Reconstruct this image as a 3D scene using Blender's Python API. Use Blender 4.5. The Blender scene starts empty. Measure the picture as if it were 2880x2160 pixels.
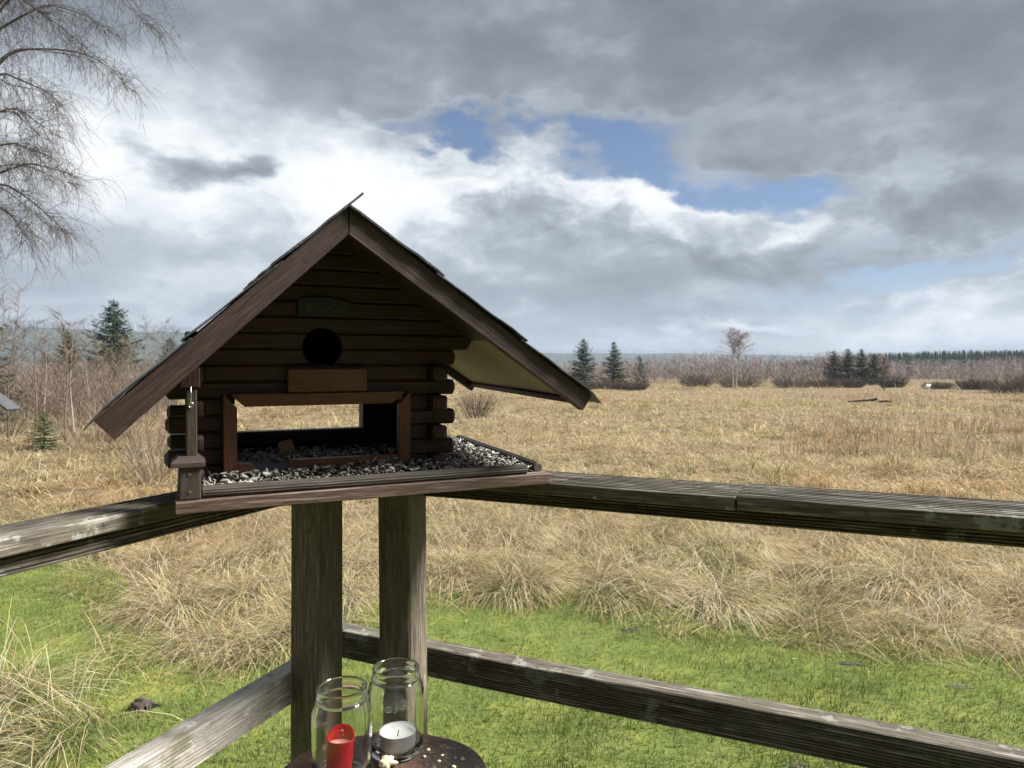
import bpy, bmesh, math, random
import numpy as np
from mathutils import Vector, Matrix
R = math.radians
random.seed(7); rng = np.random.default_rng(11)
S = bpy.context.scene
COL = S.collection

# ------------------------------------------------------------------ camera
FPX, CXP, HYP, EYE = 1997.0, 1440.0, 1050.0, 1.70      # photo pixels; eye height above the lawn
cam_d = bpy.data.cameras.new('camera'); cam = bpy.data.objects.new('camera', cam_d); COL.objects.link(cam)
cam.location = (0, 0, EYE); cam.rotation_euler = (R(90), 0, 0)
cam_d.sensor_width = 36; cam_d.lens = FPX / 2880 * 36; cam_d.shift_y = -30 / 2880
cam_d.clip_start = .02; cam_d.clip_end = 9000
cam_d.dof.use_dof = True; cam_d.dof.focus_distance = 1.3; cam_d.dof.aperture_fstop = 14.0
S.camera = cam
S.view_settings.view_transform = 'Standard'; S.view_settings.look = 'None'
S.view_settings.gamma = 1; S.view_settings.use_curve_mapping = False
S.view_settings.exposure = 1.5
S.cycles.use_denoising = True
S.cycles.max_bounces = 12; S.cycles.diffuse_bounces = 4; S.cycles.glossy_bounces = 6; S.cycles.transparent_max_bounces = 16; S.cycles.caustics_reflective = False; S.cycles.caustics_refractive = True; S.cycles.transmission_bounces = 12
S.cycles.volume_bounces = 0

# ------------------------------------------------------------------ sky and sun
SUN_AZ, SUN_EL = 87.0, 42.0          # degrees right of the view axis, above the horizon
def dirpx(x, y):                      # direction (azimuth, elevation) of a photo pixel given in 2212-wide units
    a = (x * 1.302 - CXP) / FPX; e = (HYP - y * 1.302) / FPX
    az = math.atan(a); return az, math.atan(e * math.cos(az))
W = bpy.data.worlds.new('World'); S.world = W; W.use_nodes = True
nt = W.node_tree; nt.nodes.clear()
def N(t, **k):
    n = nt.nodes.new(t)
    for a, b in k.items(): setattr(n, a, b)
    return n
def L(a, b): nt.links.new(a, b)
def M(op, a, b=None, c=None, clamp=False):
    n = N('ShaderNodeMath', operation=op, use_clamp=clamp)
    for i, v in enumerate((a, b, c)):
        if v is None: continue
        if isinstance(v, (int, float)): n.inputs[i].default_value = v
        else: L(v, n.inputs[i])
    return n.outputs[0]
tc = N('ShaderNodeTexCoord'); sep = N('ShaderNodeSeparateXYZ'); L(tc.outputs['Generated'], sep.inputs[0])
az = M('ARCTAN2', sep.outputs[0], sep.outputs[1]); el = M('ARCSINE', sep.outputs[2])
ae = N('ShaderNodeCombineXYZ'); L(az, ae.inputs[0]); L(el, ae.inputs[1])
def noise(vec, scale, detail=8, rough=.55, lac=2.0, dist=0):
    n = N('ShaderNodeTexNoise'); n.inputs['Scale'].default_value = scale; n.inputs['Detail'].default_value = detail
    n.inputs['Roughness'].default_value = rough; n.inputs['Lacunarity'].default_value = lac; n.inputs['Distortion'].default_value = dist
    L(vec, n.inputs['Vector']); return n
# cloud plane coordinates: flattened towards the horizon
den = M('ADD', M('MAXIMUM', sep.outputs[2], 0.0), .16)
pl = N('ShaderNodeCombineXYZ'); L(M('DIVIDE', sep.outputs[0], den), pl.inputs[0]); L(M('DIVIDE', sep.outputs[1], den), pl.inputs[1])
# puffy noise that keeps the cumulus scale in view
aes = N('ShaderNodeVectorMath', operation='MULTIPLY'); L(ae.outputs[0], aes.inputs[0]); aes.inputs[1].default_value = (1, 1.9, 1)
wn = noise(aes.outputs[0], 5.5, 9, .58)
wo = N('ShaderNodeVectorMath', operation='SUBTRACT'); L(wn.outputs['Color'], wo.inputs[0]); wo.inputs[1].default_value = (.5, .5, .5)
ws = N('ShaderNodeVectorMath', operation='MULTIPLY'); L(wo.outputs[0], ws.inputs[0]); ws.inputs[1].default_value = (.26, .17, 0)
wv = N('ShaderNodeVectorMath', operation='ADD'); L(ae.outputs[0], wv.inputs[0]); L(ws.outputs[0], wv.inputs[1])
def blob(x, y, rx, ry, amp, rot=0):
    a, e = dirpx(x, y); k = 1.302 / FPX
    mp = N('ShaderNodeMapping', vector_type='TEXTURE'); L(wv.outputs[0], mp.inputs[0])
    mp.inputs['Location'].default_value = (a, e, 0); mp.inputs['Rotation'].default_value = (0, 0, R(rot))
    mp.inputs['Scale'].default_value = (rx * k, ry * k, 1)
    ln = N('ShaderNodeVectorMath', operation='LENGTH'); L(mp.outputs[0], ln.inputs[0])
    mr = N('ShaderNodeMapRange', interpolation_type='SMOOTHSTEP'); L(ln.outputs['Value'], mr.inputs[0])
    mr.inputs[1].default_value = 0; mr.inputs[2].default_value = 1; mr.inputs[3].default_value = amp; mr.inputs[4].default_value = 0
    return mr.outputs[0]
def total(items):
    acc = None
    for it in items:
        o = blob(*it); acc = o if acc is None else M('ADD', acc, o)
    return acc
SHADE = [(1300, 20, 1700, 300, -.24), (1950, 170, 700, 330, -.15), (2150, 330, 500, 170, -.10), (1000, 150, 500, 120, -.06),
         (560, 360, 640, 240, .40), (1050, 395, 520, 130, .32), (1420, 425, 330, 100, .44), (1720, 480, 330, 80, .30), (860, 470, 300, 120, .18),
         (430, 342, 170, 56, -.66), (540, 330, 110, 44, -.45), (1690, 560, 330, 75, -.34), (1200, 450, 330, 85, -.30), (1960, 475, 420, 70, -.22), (1480, 500, 200, 60, -.12),
         (1300, 650, 700, 120, -.10), (200, 640, 500, 150, .04), (150, 300, 350, 250, .16), (2000, 690, 420, 55, .26), (1560, 715, 150, 28, .42), (2150, 640, 150, 45, .25)]
BLUE = [(1330, 320, 280, 84, .96, -6), (980, 266, 340, 46, .95, -4), (1640, 405, 280, 60, 1.04, -14), (1950, 612, 480, 75, .82, 6), (1850, 752, 700, 52, .75, 0), (1450, 270, 260, 60, .4, 0), (260, 690, 300, 45, .45, 0)]
pn = noise(pl.outputs[0], 1.15, 9, .56).outputs['Fac']
fn = noise(aes.outputs[0], 7.0, 9, .57, dist=.15).outputs['Fac']
sh = M('ADD', M('MULTIPLY', M('SUBTRACT', pn, .5), .60), M('MULTIPLY', M('SUBTRACT', fn, .5), .62))
fn2 = noise(wv.outputs[0], 16.0, 10, .62, dist=.2).outputs['Fac']
bl = M('ADD', M('ADD', M('MULTIPLY', M('SUBTRACT', pn, .5), 1.0), M('ADD', M('MULTIPLY', M('SUBTRACT', fn, .5), 1.4), M('MULTIPLY', M('SUBTRACT', fn2, .5), .8))), total(BLUE))
rim = N('ShaderNodeMapRange', interpolation_type='SMOOTHSTEP'); L(M('ABSOLUTE', M('SUBTRACT', bl, .22)), rim.inputs[0])
rim.inputs[1].default_value = 0; rim.inputs[2].default_value = .20; rim.inputs[3].default_value = .06; rim.inputs[4].default_value = 0
cum = total([(1000, 430, 1100, 260, 1.0), (1900, 500, 700, 200, .8), (1950, 690, 500, 90, .7)])
sh = M('ADD', sh, M('MULTIPLY', M('MULTIPLY', M('SUBTRACT', fn2, .5), 1.0), M('MINIMUM', cum, 1.0)))
shade = M('ADD', M('ADD', M('ADD', sh, .478), total(SHADE)), rim.outputs[0])
ramp = N('ShaderNodeValToRGB'); L(shade, ramp.inputs[0])
cr = ramp.color_ramp; cr.interpolation = 'B_SPLINE'
def lin(c):
    return tuple((v / 12.92 if v <= .04045 else ((v + .055) / 1.055) ** 2.4) for v in [x / 255 for x in c])
stops = [(0, (90, 98, 108)), (.25, (124, 131, 140)), (.45, (154, 163, 174)), (.62, (186, 195, 204)), (.8, (230, 235, 238)), (1, (252, 252, 252))]
while len(cr.elements) < len(stops): cr.elements.new(.5)
for e_, (p, c) in zip(cr.elements, stops): e_.position = p; e_.color = (*lin(c), 1)
CLOUD_GAIN = .40
bm_ = N('ShaderNodeMapRange', interpolation_type='SMOOTHSTEP'); L(bl, bm_.inputs[0])
bm_.inputs[1].default_value = .28; bm_.inputs[2].default_value = .80; bm_.inputs[3].default_value = 0; bm_.inputs[4].default_value = 1
skyt = N('ShaderNodeTexSky', sky_type='NISHITA', sun_disc=False)
skyt.sun_elevation = R(SUN_EL); skyt.sun_rotation = R(SUN_AZ); skyt.air_density = 1.1; skyt.dust_density = .3; skyt.ozone_density = 2.0
skg = N('ShaderNodeVectorMath', operation='SCALE'); L(skyt.outputs[0], skg.inputs[0]); skg.inputs['Scale'].default_value = .030
clg = N('ShaderNodeVectorMath', operation='SCALE'); L(ramp.outputs[0], clg.inputs[0]); clg.inputs['Scale'].default_value = CLOUD_GAIN
tin = N('ShaderNodeVectorMath', operation='MULTIPLY'); L(skg.outputs[0], tin.inputs[0]); tin.inputs[1].default_value = (.93, 1.0, 1.17)
mix = N('ShaderNodeMix', data_type='RGBA'); L(bm_.outputs[0], mix.inputs[0]); L(clg.outputs[0], mix.inputs[6]); L(tin.outputs[0], mix.inputs[7])
bg = N('ShaderNodeBackground'); L(mix.outputs[2], bg.inputs[0]); bg.inputs[1].default_value = 1.0
out = N('ShaderNodeOutputWorld'); L(bg.outputs[0], out.inputs[0])
W.cycles.sampling_method = 'MANUAL'; W.cycles.sample_map_resolution = 512

sun_d = bpy.data.lights.new('sun', 'SUN'); sun = bpy.data.objects.new('sun', sun_d); COL.objects.link(sun)
sun_d.energy = 5.0; sun_d.angle = R(20); sun_d.color = (1, .965, .92)
sd = Vector((math.sin(R(SUN_AZ)) * math.cos(R(SUN_EL)), math.cos(R(SUN_AZ)) * math.cos(R(SUN_EL)), math.sin(R(SUN_EL))))
sun.rotation_euler = sd.to_track_quat('Z', 'Y').to_euler(); sun.location = sd * 40

# ------------------------------------------------------------------ materials
def newmat(name):
    m = bpy.data.materials.new(name); m.use_nodes = True
    return m, m.node_tree, m.node_tree.nodes['Principled BSDF']
def ramp_node(t, fac, stops):
    r = t.nodes.new('ShaderNodeValToRGB'); t.links.new(fac, r.inputs[0])
    while len(r.color_ramp.elements) < len(stops): r.color_ramp.elements.new(.5)
    for e, (p, c) in zip(r.color_ramp.elements, stops): e.position = p; e.color = (*c, 1)
    return r.outputs[0]
def nz(t, vec, scale, detail=6, rough=.6):
    n = t.nodes.new('ShaderNodeTexNoise'); n.inputs['Scale'].default_value = scale; n.inputs['Detail'].default_value = detail
    n.inputs['Roughness'].default_value = rough
    if vec is not None: t.links.new(vec, n.inputs['Vector'])
    return n.outputs['Fac']
def mixc(t, fac, a, b, mode='MIX'):
    m = t.nodes.new('ShaderNodeMix'); m.data_type = 'RGBA'; m.blend_type = mode
    for i, v in ((0, fac), (6, a), (7, b)):
        if hasattr(v, 'links'): t.links.new(v, m.inputs[i])
        else: m.inputs[i].default_value = v if i == 0 else (*v, 1)
    return m.outputs[2]
def bump(t, p, h, strength, dist):
    b = t.nodes.new('ShaderNodeBump'); b.inputs['Strength'].default_value = strength; b.inputs['Distance'].default_value = dist
    t.links.new(h, b.inputs['Height']); t.links.new(b.outputs[0], p.inputs['Normal'])
def wood(name, dark, mid, light, grain=(11, 250, 250), rough=.6, lichen=None, lich_amt=.6, moss=None, spec=.4, bumpd=.0012, weather=None):
    m, t, p = newmat(name)
    c = t.nodes.new('ShaderNodeTexCoord'); oi = t.nodes.new('ShaderNodeObjectInfo')
    off = t.nodes.new('ShaderNodeVectorMath'); off.operation = 'SCALE'; off.inputs[0].default_value = (7.3, 3.1, 5.7); t.links.new(oi.outputs['Random'], off.inputs['Scale'])
    ad = t.nodes.new('ShaderNodeVectorMath'); ad.operation = 'ADD'; t.links.new(c.outputs['Object'], ad.inputs[0]); t.links.new(off.outputs[0], ad.inputs[1])
    mp = t.nodes.new('ShaderNodeMapping'); mp.inputs['Scale'].default_value = grain; t.links.new(ad.outputs[0], mp.inputs[0])
    g = nz(t, mp.outputs[0], 1.6, 9, .68)
    col = ramp_node(t, g, [(.36, dark), (.5, mid), (.66, light)])
    big = nz(t, ad.outputs[0], 9, 4, .6)
    col = mixc(t, mult(t, big, 1.6, -.62), col, mid, 'MIX'); sc_ = nz(t, ad.outputs[0], 38, 7, .7); col = mixc(t, ramp1(t, sc_, .56, .72), col, dark)
    if weather:
        wn_ = nz(t, mp.outputs[0], .7, 7, .7)
        col = mixc(t, ramp1(t, wn_, .52, .66), col, weather)
    if moss:
        mn = nz(t, ad.outputs[0], 14, 6, .65); col = mixc(t, ramp1(t, mn, .5, .68), col, moss)
    if lichen:
        ln = nz(t, ad.outputs[0], 17, 9, .66); col = mixc(t, ramp1(t, ln, lich_amt, lich_amt + .06), col, lichen)
    t.links.new(col, p.inputs['Base Color']); p.inputs['Roughness'].default_value = rough; p.inputs['Specular IOR Level'].default_value = spec
    bump(t, p, g, .8, bumpd)
    return m
def mult(t, v, a, b):
    n = t.nodes.new('ShaderNodeMath'); n.operation = 'MULTIPLY_ADD'; n.use_clamp = True
    t.links.new(v, n.inputs[0]); n.inputs[1].default_value = a; n.inputs[2].default_value = b; return n.outputs[0]
def ramp1(t, v, a, b):
    n = t.nodes.new('ShaderNodeMapRange'); n.interpolation_type = 'SMOOTHSTEP'; t.links.new(v, n.inputs[0])
    n.inputs[1].default_value = a; n.inputs[2].default_value = b; return n.outputs[0]
def plain(name, col, rough=.6, metal=0, spec=.5, noise_amt=0, nscale=60, bumpd=0):
    m, t, p = newmat(name)
    p.inputs['Roughness'].default_value = rough; p.inputs['Metallic'].default_value = metal; p.inputs['Specular IOR Level'].default_value = spec
    p.inputs['Base Color'].default_value = (*col, 1)
    if noise_amt:
        c = t.nodes.new('ShaderNodeTexCoord'); n = nz(t, c.outputs['Object'], nscale, 6, .65)
        d = tuple(v * (1 - noise_amt) for v in col); l_ = tuple(min(1, v * (1 + noise_amt)) for v in col)
        t.links.new(ramp_node(t, n, [(.3, d), (.7, l_)]), p.inputs['Base Color'])
        if bumpd: bump(t, p, n, .7, bumpd)
    return m
def vegmat(name, transl=.35, rough=.6):
    m = bpy.data.materials.new(name); m.use_nodes = True; t = m.node_tree; t.nodes.clear()
    a = t.nodes.new('ShaderNodeAttribute'); a.attribute_name = 'Col'
    d = t.nodes.new('ShaderNodeBsdfDiffuse'); tr = t.nodes.new('ShaderNodeBsdfTranslucent'); mx = t.nodes.new('ShaderNodeMixShader'); o = t.nodes.new('ShaderNodeOutputMaterial')
    t.links.new(a.outputs['Color'], d.inputs[0]); t.links.new(a.outputs['Color'], tr.inputs[0]); mx.inputs[0].default_value = transl
    t.links.new(d.outputs[0], mx.inputs[1]); t.links.new(tr.outputs[0], mx.inputs[2]); t.links.new(mx.outputs[0], o.inputs[0])
    return m
MAT = {}
MAT['grass'] = vegmat('dry_grass_blades', .35)
MAT['needle'] = vegmat('conifer_needles', .15)
MAT['twig'] = vegmat('bare_twigs', .0)
MAT['log'] = wood('dark_stained_log', (.013, .0054, .0044), (.036, .0142, .0115), (.078, .032, .025), (11, 250, 250), .5)
MAT['frame'] = wood('orange_brown_frame', (.070, .029, .015), (.12, .050, .026), (.18, .08, .042), (11, 250, 250), .5)
MAT['barge'] = wood('brown_bargeboard', (.019, .0108, .0086), (.039, .0225, .0180), (.076, .047, .038), (11, 250, 250), .55)
MAT['tray'] = wood('weathered_tray_board', (.04, .021, .0145), (.085, .050, .037), (.17, .125, .098), (11, 250, 250), .6, weather=(.25, .20, .165))
MAT['rod'] = wood('grey_brown_rod', (.03, .024, .018), (.062, .050, .040), (.11, .092, .076), (11, 250, 250), .6)
MAT['post2'] = wood('grey_brown_corner_post', (.026, .0175, .0135), (.047, .033, .0255), (.08, .059, .047), (11, 250, 250), .6)
MAT['soffit'] = wood('pale_plywood_soffit', (.27, .215, .175), (.33, .265, .22), (.39, .32, .265), (3, 40, 40), .7, bumpd=.0003)
MAT['floor'] = plain('grey_felt_floor', (.12, .125, .14), .8, noise_amt=.4, nscale=120)
MAT['felt'] = plain('wet_roofing_felt', (.035, .038, .042), .32, spec=.6, noise_amt=.5, nscale=260, bumpd=.002)
MAT['rail'] = wood('wet_mossy_rail', (.030, .025, .018), (.085, .073, .055), (.20, .18, .145), (8, 150, 150), .6, lichen=(.21, .21, .18), lich_amt=.585, moss=(.085, .082, .045), weather=(.27, .25, .215), spec=.2)
MAT['rail_lit'] = wood('grey_weathered_lit_rail', (.16, .145, .12), (.32, .295, .255), (.48, .45, .40), (8, 150, 150), .6, lichen=(.50, .49, .44), lich_amt=.60, moss=(.17, .16, .11), weather=(.50, .48, .43), spec=.15)  # weathered grey, made paler to paint in the light on this rail face
MAT['post'] = wood('dark_weathered_post', (.045, .036, .025), (.115, .093, .069), (.25, .215, .17), (8, 150, 150), .65, moss=(.11, .098, .06))
MAT['metal'] = plain('bright_hook_metal', (.6, .62, .64), .25, 1)
MAT['nail'] = plain('dull_nail_head', (.12, .09, .07), .5, .4)
MAT['black'] = plain('soot_black', (.008, .008, .009), .8)

# ------------------------------------------------------------------ helpers
def tag(o, label=None, cat=None, group=None, kind=None):
    for k, v in (('label', label), ('category', cat), ('group', group), ('kind', kind)):
        if v: o[k] = v
    return o
def empty(name, loc=(0, 0, 0)):
    o = bpy.data.objects.new(name, None); COL.objects.link(o); o.location = loc; o.empty_display_size = .1; return o
def link(name, me, mat=None, parent=None, mw=None, smooth=None):
    if mat is not None: me.materials.append(MAT[mat] if isinstance(mat, str) else mat)
    if smooth is not None:
        me.polygons.foreach_set('use_smooth', [True] * len(me.polygons)); me.set_sharp_from_angle(angle=R(smooth))
    o = bpy.data.objects.new(name, me); COL.objects.link(o)
    if parent: o.parent = parent
    if mw is not None: o.matrix_basis = mw
    return o
def pyd(name, v, f):
    me = bpy.data.meshes.new(name); me.from_pydata([tuple(map(float, x)) for x in v], [], f); me.update(); return me
def pbox(w, h, c=.0015):
    a, b = w / 2, h / 2
    return [(-a + c, -b), (a - c, -b), (a, -b + c), (a, b - c), (a - c, b), (-a + c, b), (-a, b - c), (-a, -b + c)]
def pcirc(r, n=14, ry=None):
    ry = ry or r
    return [(r * math.cos(2 * math.pi * i / n), ry * math.sin(2 * math.pi * i / n)) for i in range(n)]
def pgroove(w, h, n, d, sides=('top',), c=.002):
    """box section w (local y) x h (local z) with n grooves on the named sides"""
    a, b = w / 2, h / 2; P = []
    def edge(p, q, nrm, g):
        P.append(p)
        if g:
            for i in range(n):
                t0 = (i + .25) / n; t1 = (i + .42) / n; t2 = (i + .72) / n; t3 = (i + .88) / n
                for t, k in ((t0, 0), (t1, d), (t2, d), (t3, 0)):
                    P.append((p[0] + (q[0] - p[0]) * t - nrm[0] * k, p[1] + (q[1] - p[1]) * t - nrm[1] * k))
        P.append(q)
    edge((-a + c, -b), (a - c, -b), (0, -1), 'bottom' in sides)
    edge((a, -b + c), (a, b - c), (1, 0), 'right' in sides)
    edge((a - c, b), (-a + c, b), (0, 1), 'top' in sides)
    edge((-a, b - c), (-a, -b + c), (-1, 0), 'left' in sides)
    return P
def beam(name, mat, parent, a, b, prof, up=(0, 0, 1), endc=.0015, nseg=1, jit=0, e0=None, e1=None, smooth=32, bend=0):
    """profile (y,z) swept from a to b; local X runs along the beam; e0/e1(y,z) shift the ends along X"""
    a, b, up = Vector(a), Vector(b), Vector(up)
    X = (b - a); Ln = X.length; X.normalize(); Y = up.cross(X).normalized(); Z = X.cross(Y)
    hw = max(max(abs(p[0]) for p in prof), max(abs(p[1]) for p in prof))
    xs = [0, endc] + [Ln * i / nseg for i in range(1, nseg)] + [Ln - endc, Ln]
    v = []; n = len(prof)
    ph = random.random() * 9
    for i, x in enumerate(xs):
        s = 1 - endc / hw * 1.2 if i in (0, len(xs) - 1) else 1
        jy = jit * math.sin(x * 7 + ph) * .6; jz = jit * math.sin(x * 5.3 + ph * 2) + bend * math.sin(math.pi * x / Ln)
        for (y, z) in prof:
            xx = x
            if e0 and i < 2: xx = x + e0(y, z)
            if e1 and i >= len(xs) - 2: xx = x + e1(y, z)
            r = (random.random() - .5) * jit * .5
            v.append((xx, y * s + jy + r, z * s + jz + r))
    f = []
    for i in range(len(xs) - 1):
        for j in range(n):
            k = (j + 1) % n; f.append((i * n + j, (i + 1) * n + j, (i + 1) * n + k, i * n + k))
    f = [tuple(reversed(q)) for q in f]
    f.append(tuple(range(n - 1, -1, -1))); f.append(tuple((len(xs) - 1) * n + j for j in range(n)))
    f = [tuple(reversed(q)) for q in f]
    mw = Matrix((X, Y, Z)).transposed().to_4x4(); mw.translation = a
    me = pyd(name, v, f)
    bmx = bmesh.new(); bmx.from_mesh(me); bmesh.ops.recalc_face_normals(bmx, faces=bmx.faces); bmx.to_mesh(me); bmx.free()
    return link(name, me, mat, parent, mw, smooth)
def prism(name, mat, parent, pts, v0, v1, frame=None, bev=.001):
    """polygon in the u-w plane pushed from depth v0 to v1; frame: local origin+x axis angle so that grain follows"""
    ang = frame or 0.0; c, s = math.cos(ang), math.sin(ang); o = Vector((pts[0][0], 0, pts[0][1]))
    loc = []
    for (u, w) in pts:
        du, dw = u - o.x, w - o.z; loc.append((du * c + dw * s, -du * s + dw * c))
    b = bmesh.new()
    f0 = [b.verts.new((x, v0, z)) for x, z in loc]; f1 = [b.verts.new((x, v1, z)) for x, z in loc]; n = len(loc)
    b.faces.new(f0); b.faces.new(list(reversed(f1)))
    for i in range(n): b.faces.new((f0[i], f1[i], f1[(i + 1) % n], f0[(i + 1) % n]))
    bmesh.ops.recalc_face_normals(b, faces=b.faces)
    if bev: bmesh.ops.bevel(b, geom=list(b.edges), offset=bev, segments=1, affect='EDGES')
    me = bpy.data.meshes.new(name); b.to_mesh(me); b.free()
    mw = Matrix.Rotation(-ang, 4, 'Y'); mw.translation = o
    return link(name, me, mat, parent, mw)
def lathe(prof, n=40, wob=0):
    v = []; f = []
    for i, (r, z) in enumerate(prof):
        for j in range(n):
            t = 2 * math.pi * j / n; v.append((r * math.cos(t), r * math.sin(t), z))
    for i in range(len(prof) - 1):
        for j in range(n):
            k = (j + 1) % n; f.append((i * n + j, i * n + k, (i + 1) * n + k, (i + 1) * n + j))
    return v, f
def trimesh(name, V, F, C=None):
    me = bpy.data.meshes.new(name)
    V = np.asarray(V, np.float32).reshape(-1, 3); F = np.asarray(F, np.int32).reshape(-1, 3)
    me.vertices.add(len(V)); me.vertices.foreach_set('co', V.ravel())
    me.loops.add(F.size); me.loops.foreach_set('vertex_index', F.ravel())
    me.polygons.add(len(F)); me.polygons.foreach_set('loop_start', np.arange(0, F.size, 3, dtype=np.int32))
    me.update(calc_edges=True)
    if C is not None:
        a = me.attributes.new('Col', 'FLOAT_COLOR', 'POINT'); c4 = np.ones((len(V), 4), np.float32); c4[:, :3] = C; a.data.foreach_set('color', c4.ravel())
    return me
class Soup:
    def __init__(s): s.v = []; s.f = []; s.c = []; s.n = 0
    def add(s, V, F, C):
        V = np.asarray(V, float).reshape(-1, 3); F = np.asarray(F, np.int64).reshape(-1, 3)
        C = np.broadcast_to(np.asarray(C, float), V.shape)
        s.v.append(V); s.f.append(F + s.n); s.c.append(C); s.n += len(V)
    def blades(s, base, az, Ln, a0, a1, w, K, col, tip=None, pw=1.2, twist=.5, root=1.0):
        """curved tapering strips; angles in radians above the horizontal, from root to tip"""
        base = np.asarray(base, float); n = len(base)
        t = np.linspace(0, 1, K + 1)
        B = lambda q: np.broadcast_to(np.asarray(q, float), (n,))
        az, Ln, a0, a1, w = map(B, (az, Ln, a0, a1, w))
        tm = (t[:-1] + t[1:]) / 2
        ang = a0[:, None] + (a1 - a0)[:, None] * tm[None] ** pw
        dh = np.cos(ang) * (Ln / K)[:, None]; dz = np.sin(ang) * (Ln / K)[:, None]
        H = np.concatenate([np.zeros((n, 1)), np.cumsum(dh, 1)], 1); Z = np.concatenate([np.zeros((n, 1)), np.cumsum(dz, 1)], 1)
        P = np.stack([base[:, 0:1] + H * np.cos(az)[:, None], base[:, 1:2] + H * np.sin(az)[:, None], base[:, 2:3] + Z], -1)
        tw = az + math.pi / 2 + (rng.random(n) - .5) * 2 * twist
        sd_ = np.stack([np.cos(tw), np.sin(tw), np.zeros(n)], -1)
        wd = (w[:, None] * .5 * (1 - t[None, :]) ** .55)
        wd[:, 0] *= .8
        Lf = P[:, :K] + sd_[:, None] * wd[:, :K, None]; Rt = P[:, :K] - sd_[:, None] * wd[:, :K, None]
        V = np.concatenate([np.stack([Lf, Rt], 2).reshape(n, 2 * K, 3), P[:, K:]], 1)
        m = 2 * K + 1; F = []
        for k in range(K - 1):
            a = 2 * k; F += [(a, a + 1, a + 3), (a, a + 3, a + 2)]
        F.append((2 * K - 2, 2 * K - 1, 2 * K))
        F = (np.arange(n) * m)[:, None, None] + np.array(F)[None]
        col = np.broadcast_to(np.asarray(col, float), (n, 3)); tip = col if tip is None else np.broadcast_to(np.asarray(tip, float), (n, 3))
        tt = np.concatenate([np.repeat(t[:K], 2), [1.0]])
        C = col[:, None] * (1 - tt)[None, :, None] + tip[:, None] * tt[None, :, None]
        s.add(V.reshape(-1, 3), F.reshape(-1, 3), C.reshape(-1, 3))
    def tube(s, pts, r0, r1, col, sides=4, col2=None):
        pts = np.asarray(pts, float); n = len(pts); t = np.linspace(0, 1, n); rr = r0 + (r1 - r0) * t
        T = np.gradient(pts, axis=0); T /= np.linalg.norm(T, axis=1)[:, None] + 1e-9
        ref = np.array([.31, .77, .55]) if abs(T[:, 2]).mean() > .6 else np.array([0, 0, 1.0])
        U = np.cross(T, ref); U /= np.linalg.norm(U, axis=1)[:, None] + 1e-9; Wv = np.cross(T, U)
        a = np.arange(sides) * 2 * math.pi / sides
        V = pts[:, None] + rr[:, None, None] * (np.cos(a)[None, :, None] * U[:, None] + np.sin(a)[None, :, None] * Wv[:, None])
        F = []
        for i in range(n - 1):
            for j in range(sides):
                k = (j + 1) % sides; p, q, r_, u = i * sides + j, i * sides + k, (i + 1) * sides + k, (i + 1) * sides + j
                F += [(p, q, r_), (p, r_, u)]
        C = np.asarray(col, float) if col2 is None else (np.asarray(col)[None] * (1 - t)[:, None] + np.asarray(col2)[None] * t[:, None]).repeat(sides, 0)
        s.add(V.reshape(-1, 3), F, C)
    def build(s, name, mat, parent=None, loc=None):
        me = trimesh(name, np.concatenate(s.v), np.concatenate(s.f), np.concatenate(s.c))
        o = link(name, me, mat, parent)
        if loc is not None: o.location = loc
        return o

def vnoise(x, y, seed=0):                 # smooth value noise
    x = np.asarray(x, float); y = np.asarray(y, float)
    xi = np.floor(x).astype(np.int64); yi = np.floor(y).astype(np.int64); fx = x - xi; fy = y - yi
    def h(i, j):
        q = (i * 374761393 + j * 668265263 + seed * 1442695) & 0x7fffffff; q = ((q ^ (q >> 13)) * 1274126177) & 0x7fffffff
        return ((q ^ (q >> 16)) & 0xffff) / 65535.
    fx = fx * fx * (3 - 2 * fx); fy = fy * fy * (3 - 2 * fy)
    return (h(xi, yi) * (1 - fx) + h(xi + 1, yi) * fx) * (1 - fy) + (h(xi, yi + 1) * (1 - fx) + h(xi + 1, yi + 1) * fx) * fy
def fbm(x, y, seed=0, o=4):
    return sum(vnoise(np.asarray(x) * 2 ** i, np.asarray(y) * 2 ** i, seed + i) / 2 ** (i + 1) for i in range(o))
LAWN_X = [-9, -4.9, -3.85, -3.1, -2.6, -2.2, -1.68, -1.2, -.67, .32, 1.13, 1.9, 3.0, 4.8, 8.5]
LAWN_Y = [6.7, 6.6, 6.3, 5.3, 4.6, 4.15, 4.0, 4.4, 5.15, 5.15, 4.8, 4.4, 3.95, 3.5, 3.0]
def lawn_edge(x): return np.interp(x, LAWN_X, LAWN_Y)
def gh(x, y):
    x = np.asarray(x, float); y = np.asarray(y, float)
    d = np.hypot(x, y); inm = np.clip((y - lawn_edge(x)) / .8, 0, 1)
    k = np.clip(d / 60, 0, 1)
    return (fbm(x * .9, y * .9, 3, 3) - .44) * .36 * inm + (fbm(x * .06, y * .06, 9, 3) - .44) * .8 * k + (fbm(x * .7, y * .7, 5, 2) - .37) * .05 * (1 - inm)
def ground_px(px, py, z=0.0):
    d = (EYE - z) * FPX / (py - HYP); return Vector(((px - CXP) / FPX * d, d, z))
def at_px(px, py, d): return Vector(((px - CXP) / FPX * d, d, EYE - (py - HYP) / FPX * d))

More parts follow.
